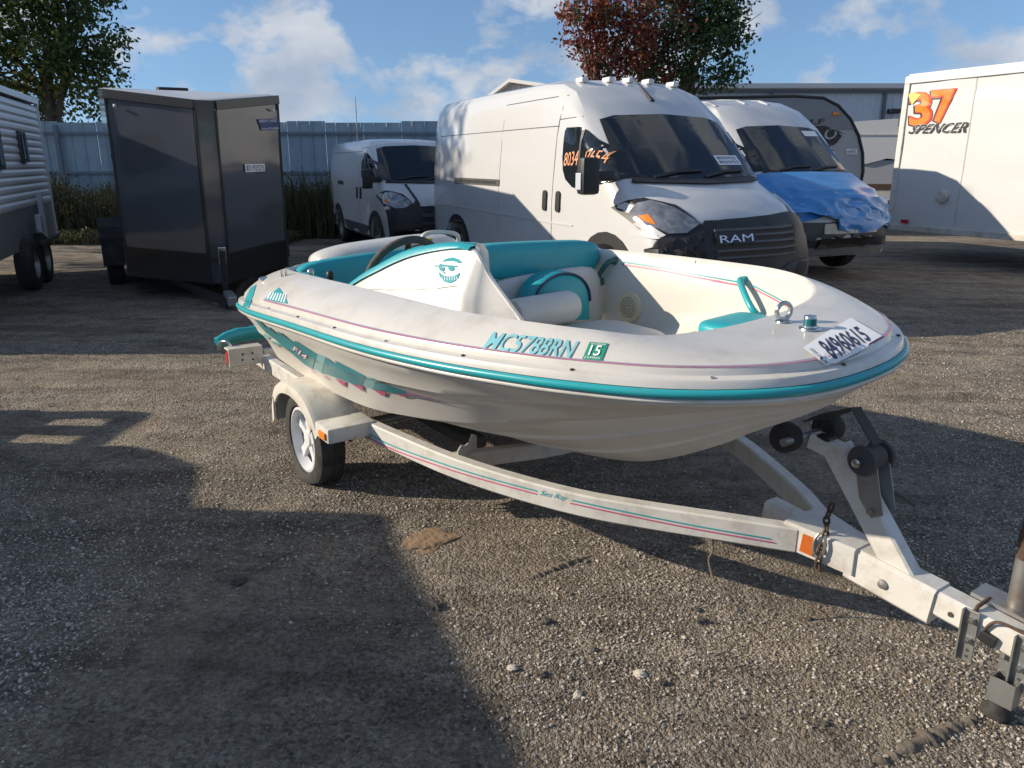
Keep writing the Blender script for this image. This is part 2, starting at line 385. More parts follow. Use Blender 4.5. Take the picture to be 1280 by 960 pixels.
def smooth_tab(tab, n=200, it=12):
    """a table of (x, y...) made smooth"""
    a = np.array(tab, float); xs = np.linspace(a[0, 0], a[-1, 0], n); cols = [np.interp(xs, a[:, 0], a[:, i]) for i in range(1, a.shape[1])]
    for c in cols:
        for _ in range(it): c[1:-1] = (c[:-2] + 2 * c[1:-1] + c[2:]) / 4
    return xs, cols
def copy_tree(o, parent=None):
    c = o.copy(); C.objects.link(c)
    if parent: c.parent = parent
    for ch in list(o.children): copy_tree(ch, c)
    return c

# ------------------------------------------------------------------ the ground
def ground_z(x, y):
    a = noise.noise((x * .9, y * .9, 3.1)) * .016 + noise.noise((x * 3.1, y * 3.1, 8.2)) * .012 + noise.noise((x * 8, y * 8, 1.2)) * .006
    k = max(0, min(1, (14 - math.hypot(x, y - 3)) / 6)); return a * k
def axis_pts(lo, hi, step, far):
    a = list(np.arange(lo, hi + 1e-6, step)); st = step
    while a[-1] < far: st *= 1.35; a.append(a[-1] + st)
    st = step
    while a[0] > -far: st *= 1.35; a.insert(0, a[0] - st)
    return a
gx, gy = axis_pts(-5, 6, .06, 600), axis_pts(.6, 9, .06, 600)
gv = [(x, y, ground_z(x, y) if -12 < x < 12 and -5 < y < 16 else 0) for y in gy for x in gx]
nx = len(gx); gf = [(j * nx + i, j * nx + i + 1, (j + 1) * nx + i + 1, (j + 1) * nx + i) for j in range(len(gy) - 1) for i in range(nx - 1)]
me = bpy.data.meshes.new('ground'); me.from_pydata(gv, [], gf)
gr = link('ground', me, 'ground', smooth=180); gr['kind'] = 'structure'; gr['label'] = 'grey brown gravel yard with patches of dirt'

def gravel(name, label, pts, scl, seed):
    r = np.random.default_rng(seed); n = len(pts)
    me = bpy.data.meshes.new(name); me.from_pydata(pts, [], [])
    a = me.attributes.new('sc', 'FLOAT_VECTOR', 'POINT'); sx = scl[:, None] * np.c_[r.uniform(.8, 1.3, n), r.uniform(.6, 1.05, n), r.uniform(.4, .75, n)]
    a.data.foreach_set('vector', sx.astype('f').ravel())
    b = me.attributes.new('ro', 'FLOAT_VECTOR', 'POINT'); ro = np.c_[r.normal(0, .35, n), r.normal(0, .35, n), r.uniform(0, 6.28, n)]
    b.data.foreach_set('vector', ro.astype('f').ravel())
    o = bpy.data.objects.new(name, me); C.objects.link(o); o['kind'] = 'stuff'; o['label'] = label; o['category'] = 'gravel'
    g = bpy.data.node_groups.new(name, 'GeometryNodeTree'); g.interface.new_socket('Geometry', in_out='INPUT', socket_type='NodeSocketGeometry'); g.interface.new_socket('Geometry', in_out='OUTPUT', socket_type='NodeSocketGeometry')
    gi, go = N(g, 'NodeGroupInput'), N(g, 'NodeGroupOutput')
    ico = N(g, 'GeometryNodeMeshIcoSphere'); ico.inputs['Radius'].default_value = 1; ico.inputs['Subdivisions'].default_value = 2
    sp = N(g, 'GeometryNodeSetPosition'); nt_ = N(g, 'ShaderNodeTexNoise'); nt_.inputs['Scale'].default_value = 1.1; nt_.inputs['Detail'].default_value = 2
    sb = N(g, 'ShaderNodeVectorMath', operation='SUBTRACT'); sb.inputs[1].default_value = (.5, .5, .5); sc_ = N(g, 'ShaderNodeVectorMath', operation='SCALE'); sc_.inputs['Scale'].default_value = 1.5
    sm = N(g, 'GeometryNodeSetMaterial'); sm.inputs['Material'].default_value = MATS['stone']
    ip = N(g, 'GeometryNodeInstanceOnPoints')
    na = N(g, 'GeometryNodeInputNamedAttribute', data_type='FLOAT_VECTOR'); na.inputs['Name'].default_value = 'sc'
    nb = N(g, 'GeometryNodeInputNamedAttribute', data_type='FLOAT_VECTOR'); nb.inputs['Name'].default_value = 'ro'
    k = g.links.new
    k(nt_.outputs['Color'], sb.inputs[0]); k(sb.outputs[0], sc_.inputs[0]); k(sc_.outputs[0], sp.inputs['Offset']); k(ico.outputs['Mesh'], sp.inputs['Geometry'])
    k(sp.outputs[0], sm.inputs['Geometry']); k(sm.outputs[0], ip.inputs['Instance']); k(gi.outputs[0], ip.inputs['Points'])
    k(na.outputs['Attribute'], ip.inputs['Scale']); k(nb.outputs['Attribute'], ip.inputs['Rotation']); k(ip.outputs[0], go.inputs[0])
    md = o.modifiers.new('stones', 'NODES'); md.node_group = g; o.data.materials.append(MATS['stone'])
    return o
def scatter(n, seed, ymin, ymax, smin, smax, clump):
    r = np.random.default_rng(seed); out_, sc = [], []
    while len(out_) < n:
        y = ymin * (ymax / ymin) ** r.random(); hw = .75 * y + .9; x = r.uniform(-hw, hw)
        if clump and noise.noise((x * 1.1, y * 1.1, 5.5)) + .45 < r.random() * 1.1: continue
        s_ = smin * (smax / smin) ** (r.random() ** 2.2)
        out_.append((x, y, ground_z(x, y) + s_ * .12)); sc.append(s_)
    return out_, np.array(sc)
p_, s_ = scatter(130000, 1, 1.25, 9.5, .0028, .0072, True); gravel('gravel', 'small loose grey gravel covering the yard', p_, s_, 1)
p_, s_ = scatter(600, 2, 1.3, 9.0, .007, .012, True); gravel('gravel', 'larger loose pebbles strewn over the gravel yard', p_, s_, 2)

def lump(name, label, cat, u, v, r, m, squash=.55, seed=0, group=None, z=None):
    p = ground(u, v); bm = bmesh.new(); bmesh.ops.create_icosphere(bm, subdivisions=3, radius=1)
    for q in bm.verts:
        d = 1 + .55 * noise.noise(q.co * 1.4 + Vector((seed * 3.3, 0, 0))) + .3 * noise.noise(q.co * 3.2 + Vector((0, seed * 2.1, 0)))
        q.co = Vector((q.co.x * d * r[0], q.co.y * d * r[1], q.co.z * d * squash * min(r)))
    me = bpy.data.meshes.new(name); bm.to_mesh(me); bm.free(); o = link(name, me, m, smooth=30)
    o.location = (p.x, p.y, ground_z(p.x, p.y) + .2 * squash * min(r)); o.rotation_euler = (0, 0, seed * 1.7); return tag(o, label, cat, group)
for i, (u, v, s_, lb) in enumerate([(878, 778, .022, 'largest dark asphalt chunk on the sunlit gravel below the trailer rail'), (872, 764, .014, 'small dark asphalt chunk touching a larger one below the trailer rail'),
        (828, 858, .016, 'lone dark asphalt chunk on open sunlit gravel, away from the trailer'), (545, 758, .03, 'dark asphalt chunk lying on the edge of the big shadow'), (684, 778, .022, 'dark flat asphalt chunk in front of the long mud ridge'),
        (1032, 905, .012, 'tiny dark asphalt chunk beside the mud clods near the jack'), (300, 728, .03, 'large dark asphalt chunk deep in the shaded gravel near twigs'), (742, 815, .014, 'small dark asphalt chunk among pale stones in the sun'),
        (680, 845, .016, 'dark asphalt chunk close to the pale stones near the shadow edge'), (1012, 776, .013, 'small dark asphalt chunk at the end of the faint mud ridge')]):
    lump('asphalt_chunk', lb, 'asphalt chunk', u, v, (s_ * .95, s_ * .75, s_), 'asphalt_lump', .8, i, 'asphalt chunks on the gravel')
for i, (u, v, s_, cc) in enumerate([(800, 845, .016, 'largest pale stone lying loose on the open sunlit gravel'), (722, 868, .013, 'small pale stone on sunlit gravel between dark chunks'), (640, 838, .014, 'pale stone lying just outside the edge of the big shadow')]):
    lump('pale_stone', cc, 'stone', u, v, (s_ * 1.3, s_, s_), 'pale_stone', .6, i + 20, 'pale stones on the gravel')
def dirt_mat():
    return mat('dirt_clay', (.28, .185, .11), .95, vary=.3, vscale=9, bump=.9, bscale=35)
dirt_mat()
lump('dirt_mound', 'low orange brown clay mound beside the dark shadow edge', 'dirt mound', 532, 678, (.13, .08, .05), 'dirt_clay', .18, .45)
def ridge(name, label, cat, px, wd, ht, m, seed):
    P = [ground(*q) for q in px]; b = MB(); rings = []
    n = 60
    for i in range(n + 1):
        t = i / n * (len(P) - 1); k = min(int(t), len(P) - 2); c = P[k].lerp(P[k + 1], t - k); d = (P[k + 1] - P[k]).normalized(); sd_ = Vector((-d.y, d.x, 0))
        e = abs(math.sin(math.pi * i / n)) ** .4 * (.55 + .6 * noise.noise((i * .45, seed * 3.7, 1)) + .3 * random.random())
        rings.append([c + sd_ * (a * wd * e) + Vector((0, 0, ground_z(c.x, c.y) - .004 + h * ht * e * (.8 + .4 * random.random()))) for a, h in ((-1, 0), (-.6, .6), (-.15, 1), (.3, .8), (.7, .35), (1, 0))])
    return tag(b.loft(rings, cu=False).build(name, m, smooth=50), label, cat)
ridge('mud_ridge', 'dried dark mud ridge left by a tyre under the trailer rail', 'mud ridge', [(655, 726), (690, 712), (748, 692)], .036, .020, 'mud_dark', 1)
ridge('mud_ridge', 'long dark mud clod row beside the trailer jack foot', 'mud ridge', [(1085, 958), (1160, 920), (1235, 888)], .040, .020, 'mud_dark', 2)
ridge('mud_ridge', 'faint thin mud ridge below the trailer tongue', 'mud ridge', [(1000, 790), (1040, 776), (1075, 762)], .016, .009, 'mud_dark', 3)
for i, (a, b_, lb) in enumerate([((290, 682), (325, 680), 'straight dry twig in the shaded gravel nearest the wheel'), ((268, 716), (300, 713), 'short dry twig beside the large chunk in the shaded gravel'), ((335, 705), (372, 690), 'longest dry twig lying slanted in the shaded gravel'), ((385, 716), (400, 727), 'shortest dry twig near the edge of the shaded gravel')]):
    p, q = ground(*a), ground(*b_); md_ = (p + q) / 2 + Vector((0, .01, .012)); p.z += .006; q.z += .006
    tag(MB().tube([p, md_, q], [.004, .0035, .002], 6).build('twig', 'dry_twig', smooth=60), lb, 'twig', 'twigs on the shaded gravel')

# ------------------------------------------------------------------ blue sheet metal fence
FY = 19.2
fe = thing('sheet_metal_fence', 'pale blue corrugated metal fence behind the tall weeds', 'fence', (0, FY, 0))
prof = []
for k in range(3):
    x0 = k * .30; prof += [(x0, 0), (x0 + .235, 0), (x0 + .25, -.03), (x0 + .285, -.03)]
prof.append((.90, 0)); sheets = None
for i in range(23):
    x = -18.0 + i * .905
    if sheets is None:
        b = MB(); b.loft([[(a, y, 0) for a, y in prof], [(a, y, 2.52) for a, y in prof]], cu=False); o = b.build('fence_sheet', 'fence_sheet', fe); sheets = o.data
    else:
        o = bpy.data.objects.new('fence_sheet', sheets); C.objects.link(o); o.parent = fe
    o.location = (x, random.uniform(-.006, .006), random.uniform(-.02, .02))
for z in (.5, 1.36, 2.26): MB().box((-7.6, -.075, z), (20.8, .05, .06)).build('rail', 'fence_frame', fe)
for x in (-15.3, -10.75, -6.2, -1.65, 2.75): MB().box((x, -.14, 1.22), (.09, .07, 2.44)).build('post', 'fence_frame', fe)
tag(MB().lathe([(.025, 0), (.022, 2.0), (.012, 2.0), (.010, 3.05)], (-3.62, 18.9, 0)).build('antenna_pole', 'galvanised', smooth=40), 'thin grey pole standing up above the fence', 'pole')

def weeds(name, label, x0, x1, y0, y1, n, hmax, seed):
    r = np.random.default_rng(seed); V, F = [], []
    for _ in range(n):
        x, y = r.uniform(x0, x1), r.uniform(y0, y1); h = hmax * r.uniform(.45, 1) * (.75 + .4 * noise.noise((x * .8, y, 2))); a = r.uniform(0, 6.28); lean = r.uniform(.05, .35) * h
        wd = r.uniform(.006, .014); dx, dy = math.cos(a), math.sin(a); b = len(V)
        for t, ww in ((0, wd), (.5, wd * .9), (1, wd * .15)):
            cx, cy, cz = x + dx * lean * t * t, y + dy * lean * t * t, h * (t - .12 * t * t)
            V += [(cx - dy * ww, cy + dx * ww, cz), (cx + dy * ww, cy - dx * ww, cz)]
        F += [(b, b + 1, b + 3, b + 2), (b + 2, b + 3, b + 5, b + 4)]
        for _k in range(2):
            t = r.uniform(.3, 1); c = np.array([x + dx * lean * t * t, y + dy * lean * t * t, h * t * .9]); b = len(V); s_ = r.uniform(.02, .05)
            u = r.normal(size=3); u /= np.linalg.norm(u); v = np.cross(u, r.normal(size=3)); v /= np.linalg.norm(v)
            V += [tuple(c), tuple(c + u * s_ + v * s_ * .4), tuple(c + u * s_ * 2), tuple(c + u * s_ - v * s_ * .4)]; F.append((b, b + 1, b + 2, b + 3))
    me = bpy.data.meshes.new(name); me.from_pydata(V, [], F); o = link(name, me, 'weed', kind='stuff'); o['label'] = label; o['category'] = 'weeds'
weeds('weeds', 'tall dry weeds growing along the fence between the parked trailers', -14.5, -1.0, 16.9, 18.9, 22000, 1.75, 3)
weeds('weeds', 'short dry grass at the edge of the gravel near the fence', -11, -4.5, 15.6, 17.2, 4000, .45, 4)

# ------------------------------------------------------------------ sheds behind the yard
def ribbed(b, p0, p1, z0, z1, pitch=.30, d=.03, top=None):
    """vertical ribbed wall between two ground points; top(t) gives the upper edge"""
    p0, p1 = Vector(p0), Vector(p1); t_ = p1 - p0; ln = t_.length; t_.normalize(); nrm = Vector((t_.y, -t_.x, 0)); n = int(ln / pitch); lo, hi = [], []
    for i in range(n):
        for fr, dd in ((0, 0), (.6, 0), (.7, d), (.92, d)):
            a = (i + fr) * ln / n; q = p0 + t_ * a + nrm * dd; lo.append((q.x, q.y, z0)); hi.append((q.x, q.y, top(a / ln) if top else z1))
    lo.append((p1.x, p1.y, z0)); hi.append((p1.x, p1.y, top(1) if top else z1)); b.loft([lo, hi], cu=False)
sh = thing('metal_warehouse', 'long blue grey ribbed metal warehouse with white roof edge', 'warehouse', (0, 0, 0))
b = MB(); ribbed(b, (2, 46, 0), (34, 46, 0), 0, 5.55, .4, .04); b.build('wall', 'shed_wall', sh)
b = MB(); b.add([(1.5, 45.6, 5.58), (34.5, 45.6, 5.58), (34.5, 62, 6.8), (1.5, 62, 6.8), (1.5, 45.6, 5.82), (34.5, 45.6, 5.82), (34.5, 62, 7.05), (1.5, 62, 7.05)], [(0, 1, 2, 3), (4, 7, 6, 5), (0, 4, 5, 1), (1, 5, 6, 2), (2, 6, 7, 3), (3, 7, 4, 0)]); b.build('roof', 'shed_white', sh)
MB().box((18, 45.85, 5.42), (32.6, .12, .16)).build('gutter', 'shed_trim', sh)
for x in (14.6, 20.9): MB().box((x, 45.82, 3.0), (.14, .14, 4.9)).build('downpipe', 'shed_trim', sh)
MB().box((21.4, 45.6, 4.35), (.62, .45, .26), bev=.06).build('wall_lamp', 'black_plastic', sh)

sh2 = thing('white_gable_shed', 'white ribbed metal shed with a gable roof behind the vans', 'shed', (0, 0, 0))
def gz(t): return 3.15 + 2.05 * t / .42 if t < .42 else 5.20 - (t - .42) * 1.5
b = MB(); ribbed(b, (-3.1, 41, 0), (4.4, 36, 0), 0, 4, .28, .04, gz); b.build('gable_wall', 'shed_white', sh2)
def gp(t, back, dz): return (-3.1 + 7.5 * t + back * .55, 41 - 5 * t + back, gz(t) + dz)
b = MB()
for t0, t1 in ((-.03, .42), (.42, 1.03)):
    q = [gp(t0, -.35, .02), gp(t1, -.35, .02), gp(t1, 18, .02), gp(t0, 18, .02)]; b.add(q + [(x, y, z + .16) for x, y, z in q], [(0, 1, 2, 3), (4, 7, 6, 5), (0, 4, 5, 1), (1, 5, 6, 2), (2, 6, 7, 3), (3, 7, 4, 0)])
b.build('roof', 'shed_white', sh2)

# ------------------------------------------------------------------ trees
def tree(name, label, base, h_trunk, rt, blobs, leaf_sets, seed, lsize=.10, per=900, limbs=9):
    """blobs: (x, y, z, rx, ry, rz) relative to the base; leaf_sets: function(x, z) -> material name"""
    r = np.random.default_rng(seed); root = thing(name, label, 'tree', base)
    tb = MB(); tb.tube([(0, 0, -.1), (.03, .02, h_trunk * .4), (-.04, .03, h_trunk * .8), (0, 0, h_trunk * 1.25)], [rt * 1.35, rt, rt * .85, rt * .5], 12)
    tops = sorted(blobs, key=lambda q: -q[3] * q[5])[:limbs]
    for q in tops:
        a = Vector((0, 0, h_trunk * r.uniform(.65, 1.1))); e = Vector(q[:3]); m_ = a.lerp(e, .5) + Vector((r.uniform(-.2, .2), r.uniform(-.2, .2), .25))
        tb.tube([a, m_, e], [rt * .42, rt * .28, rt * .10], 7)
        for _ in range(3):
            e2 = e + Vector((r.normal() * q[3] * .6, r.normal() * q[4] * .6, r.normal() * q[5] * .6)); tb.tube([m_.lerp(e, .6), m_.lerp(e2, .75), e2], [rt * .16, rt * .1, rt * .04], 5)
    tb.build('trunk', 'bark', root, smooth=60)
    acc = {}
    for (x, y, z, rx, ry, rz) in blobs:
        n = int(per * rx * rz * 1.0); ncl = max(4, n // 16)
        cl = r.normal(size=(ncl, 3)); cl /= np.linalg.norm(cl, axis=1)[:, None]; cl *= (r.uniform(.35, 1.12, ncl) ** .6)[:, None]; cl = cl * [rx, ry, rz] + [x, y, z]
        for c in cl:
            mname = leaf_sets(c[0], c[2], r); vs, fs = acc.setdefault(mname, ([], []))
            for _ in range(16):
                p = c + r.normal(size=3) * lsize * 1.6; u = r.normal(size=3); u /= np.linalg.norm(u); v = np.cross(u, r.normal(size=3)); v /= np.linalg.norm(v); s_ = lsize * r.uniform(.5, 1.15); k = len(vs)
                vs += [tuple(p - u * s_), tuple(p + v * s_ * .55 - u * s_ * .1), tuple(p + u * s_), tuple(p - v * s_ * .55 - u * s_ * .1)]; fs.append((k, k + 1, k + 2, k + 3))
    for mname, (vs, fs) in acc.items():
        me = bpy.data.meshes.new('crown'); me.from_pydata(vs, [], fs); link('crown', me, mname, root)
    return root
def pxp(u, v, y):                                   # the point at forward distance y seen at a pixel
    d = pray(u, v); return CAM + d * (y / d.y)
def blobs_px(lst, y, base, ry=1.0):
    o = []
    for u, v, rx, rz in lst:
        p = pxp(u, v, y + random.uniform(-.6, .6)); k = y / FPX; o.append((p.x - base[0], p.y - base[1], p.z, rx * k, min(rx, rz) * k * ry, rz * k))
    return o
TB = (pxp(150, 200, 21).x - 1.6, 21.0, 0)
bl = blobs_px([(20, 30, 55, 45), (70, 20, 50, 40), (110, 45, 38, 34), (128, 85, 24, 20), (135, 60, 20, 22), (60, 70, 45, 32), (10, 85, 40, 32), (95, 95, 36, 22), (110, 118, 28, 13), (75, 128, 34, 16), (30, 118, 30, 16), (-40, 40, 60, 60), (-40, 110, 40, 30), (90, -20, 50, 40), (30, -40, 70, 45), (75, 148, 30, 12), (118, 140, 16, 10)], 21, TB)
tree('leafy_tree', 'dark green leafy tree rising behind the fence and camper', TB, 3.2, .20, bl, lambda x, z, r: 'leaf_backlit' if (z < 3.7 and r.random() < .7) or r.random() < .06 else 'leaf_green', 5, .085, 1350)  # low leaves mostly yellower and lighter: backlight put into their colour
TR = (pxp(742, 200, 27).x, 27.0, 0)
bl = blobs_px([(735, 20, 30, 24), (716, 52, 14, 9), (760, 40, 32, 28), (750, 66, 26, 20), (790, 55, 28, 30), (780, 10, 35, 22), (742, 85, 7, 18), (775, 84, 22, 14), (715, 8, 14, 14)], 27, TR)
tree('red_maple', 'maple tree with dark red leaves behind the white van roof', TR, 3.8, .16, bl, lambda x, z, r: 'leaf_red' if r.random() < .86 else 'leaf_deep', 6, .095, 1350)
TG = (pxp(850, 200, 28).x, 28.0, 0)
bl = blobs_px([(830, 20, 40, 30), (880, 20, 38, 32), (905, 10, 32, 30), (845, 62, 36, 28), (890, 55, 26, 20), (925, 45, 16, 9), (915, 86, 18, 12), (880, 98, 32, 16), (835, 92, 34, 16), (808, 70, 22, 24), (870, -15, 60, 25), (800, 100, 26, 10)], 28, TG)
tree('green_tree', 'dense dark green tree standing beside the red maple', TG, 3.6, .19, bl, lambda x, z, r: 'leaf_red' if (x < .1 and r.random() < .35) else ('leaf_deep' if r.random() < .9 else 'leaf_green'), 8, .10, 1450)

TO = (-16.5, 16.4, 0)  # unseen tree, added to shade the fence and the low-roof van
bo_ = [(random.uniform(-1.8, 1.8), random.uniform(-3.0, 2.8), random.uniform(4.2, 8.6), 1.6, 1.6, 1.4) for _ in range(26)]
tree('added_shade_tree', 'made-up leafy tree out of view, added to shade the fence corner', TO, 4.2, .26, bo_, lambda x, z, r: 'leaf_green', 15, .13, 420)

# ------------------------------------------------------------------ wheels
def wheel(parent, c, axis, rad, wd, rimr, rim_m='rim_white', spokes=6, name='wheel'):
    """tyre and rim; axis points to the outer face"""
    ax = Vector(axis).normalized(); c = Vector(c)
    e = bpy.data.objects.new(name, None); C.objects.link(e); e.parent = parent
    h = wd / 2; b = MB()
    b.lathe([(rimr, -h * .85), (rimr + .01, -h), (rad * .90, -h * 1.02), (rad * .975, -h * .85), (rad, -h * .6), (rad, -h * .12), (rad * .985, -h * .1), (rad * .985, h * .1), (rad, h * .12), (rad, h * .6), (rad * .975, h * .85), (rad * .90, h * 1.02), (rimr + .01, h), (rimr, h * .85)], c, ax, 36, caps=False)
    b.build('tyre', 'rubber', e, smooth=35)
    b = MB(); b.lathe([(rimr * 1.0, -h * .9), (rimr, h * .9), (rimr * .93, h * .95), (rimr * .90, h * .55), (rimr * .84, h * .25)], c, ax, 36, caps=False)
    b.lathe([(rimr * .86, h * .02), (rimr * .84, h * .05), (rimr * .5, h * .25), (rimr * .30, h * .38), (rimr * .22, h * .62), (.001, h * .66)], c, ax, 30, caps=False)
    u = ax.orthogonal().normalized(); v = ax.cross(u)
    for k in range(spokes):
        d = u * math.cos(6.2832 * k / spokes) + v * math.sin(6.2832 * k / spokes); t = ax.cross(d)
        rings = [[c + d * rimr * rr + t * rimr * tw_ * s_ + ax * h * hh for s_, hh in ((-1, .1), (-1, hz), (1, hz), (1, .1))] for rr, tw_, hz in ((.2, .13, .5), (.55, .11, .48), (.92, .16, .5))]
        b.loft(rings, caps=True)
    b.build('rim', rim_m, e, smooth=30)
    b = MB()
    b.lathe([(rimr * .88, -h * .1), (.001, -h * .1)], c, ax, 24, caps=False); b.build('brake_disc', 'dark_hole', e)
    return e
def cut(me, cutters):
    """boolean difference of closed meshes, applied"""
    o = bpy.data.objects.new('tmp', me); C.objects.link(o); tmp = [o]
    for cb in cutters:
        cm = bpy.data.meshes.new('cut'); cm.from_pydata(cb.v, [], cb.f); bm = bmesh.new(); bm.from_mesh(cm); bmesh.ops.recalc_face_normals(bm, faces=bm.faces[:]); bm.to_mesh(cm); bm.free()
        co = bpy.data.objects.new('cut', cm); C.objects.link(co); tmp.append(co)
        md = o.modifiers.new('b', 'BOOLEAN'); md.operation = 'DIFFERENCE'; md.object = co; md.solver = 'EXACT'
    bpy.context.view_layer.update(); dg = bpy.context.evaluated_depsgraph_get(); r = bpy.data.meshes.new_from_object(o.evaluated_get(dg))
    for t in tmp: bpy.data.objects.remove(t)
    return r

# ------------------------------------------------------------------ panel vans
def van_ring(xs, zt, wd, f, zb=.30, off=0.0):
    wd += off
    if 1.6 < zt < 2.16 and xs > -1.7:
        hp = [(.90, zb), (.985, zb + .07), (1, .62), (1, .95), (1, 1.15), (.99, 1.40), (.975, 1.4 + (zt - 1.4) * .45), (.955, zt - .20), (.93, zt - .11), (.875, zt - .05), (.66, zt - .015), (.34, zt + .0), (0, zt + .01)]
    elif zt > 1.6:
        hp = [(.90, zb), (.985, zb + .07), (1, .62), (1, .95), (1, 1.15), (.985, 1.40), (.955, 1.4 + (zt - 1.4) * .45), (.915, zt - .30), (.875, zt - .15), (.80, zt - .055), (.64, zt - .012), (.34, zt + .004), (0, zt + .01)]
    else:
        fr = [0, .07, .34, .5, .62, .74, .83, .89, .935, .97, .988, .997, 1]; ys = [.90, .985, 1, 1, .998, .99, .975, .955, .925, .86, .70, .36, 0]
        hp = [(y, zb + (zt - zb) * k) for y, k in zip(ys, fr)]
    pts = [(y * wd, z) for y, z in hp]; full = [(-y, z) for y, z in pts] + [(y, z) for y, z in pts[-2::-1]]
    return [Vector((xs - .24 * f * (abs(y) / 1.0) ** 3.0 + off * f, y, z + off * .7)) for y, z in full]
def van_stations(ln, H):
    if H > 2.4: roof = [(-2.75, H, 1.02, 0), (-2.3, H - .03, 1.02, .05), (-2.0, H - .13, 1.02, .15), (-1.62, 2.13, 1.01, .35)]
    else: roof = [(-2.6, H, 1.02, 0), (-2.2, H - .02, 1.02, .05), (-1.85, H - .06, 1.02, .2), (-1.58, 2.10, 1.01, .35)]
    return [(-ln, H - .16, .95, 0), (-ln + .05, H - .05, .985, 0), (-ln + .25, H - .01, 1.01, 0), (-ln * .72, H, 1.02, 0), (-ln * .55, H, 1.02, 0)] + roof + \
           [(-1.2, 1.77, 1.01, .5), (-.80, 1.42, 1.0, .70), (-.55, 1.31, .99, .82), (-.32, 1.20, .98, .95), (-.17, 1.09, .97, 1), (-.08, .98, .965, 1), (-.02, .80, .96, 1), (0, .55, .95, 1)]
def make_van(name, label, loc, yaw, ln, H, sc=1.0, axle_r=1.15, group=None, z0=0.0, lower='black_plastic', fx=-1.0):
    root = thing(name, label, 'van', (loc[0], loc[1], z0), R(yaw), group, sc=sc)
    st = van_stations(ln, H); b = MB(); b.loft([van_ring(*s_) for s_ in st], caps=True)
    me = bpy.data.meshes.new('b'); me.from_pydata(b.v, [], b.f); bm = bmesh.new(); bm.from_mesh(me); bmesh.ops.recalc_face_normals(bm, faces=bm.faces[:]); bm.to_mesh(me); bm.free()
    rx = -ln + axle_r; cs = []
    for wx in (fx, rx):
        for sy in (-1, 1):
            q = MB(); q.lathe([(.44, 0), (.44, .42)], (wx, sy * .70, .36), (0, sy, 0), 32); cs.append(q)
    me = cut(me, cs); me.name = 'body'; body = link('body', me, 'van_white', root, smooth=32)
    bv = bvh_of(body)
    for wx in (fx, rx):
        for sy in (-1, 1): wheel(root, (wx, sy * .875, .345), (0, sy, 0), .345, .22, .21, 'grey_plastic' if sy > 0 else 'galvanised')
    return root, body, bv
def side(y): return caster_dir(lambda x, z: (x, y, z), (0, -1 if y > 0 else 1, 0))
front = caster_dir(lambda y, z: (3, y, z), (-1, 0, 0))
def rr(x0, z0, x1, z1, r=.05, n=4):
    """rounded rectangle outline"""
    o = []
    for cx, cz, a0 in ((x1 - r, z1 - r, 0), (x0 + r, z1 - r, 90), (x0 + r, z0 + r, 180), (x1 - r, z0 + r, 270)):
        o += [(cx + r * math.cos(R(a0 + 90 * k / n)), cz + r * math.sin(R(a0 + 90 * k / n))) for k in range(n + 1)]
    return o
def strip(pts, wd):
    """thin band along a 2D polyline"""
    P = [np.array(p, float) for p in pts]; a, b_ = [], []
    for i in range(len(P)):
        t = P[min(i + 1, len(P) - 1)] - P[max(i - 1, 0)]; t /= np.linalg.norm(t); n = np.array((-t[1], t[0])) * wd / 2; a.append(tuple(P[i] + n)); b_.append(tuple(P[i] - n))
    return [[a[i], a[i + 1], b_[i + 1], b_[i]] for i in range(len(P) - 1)]
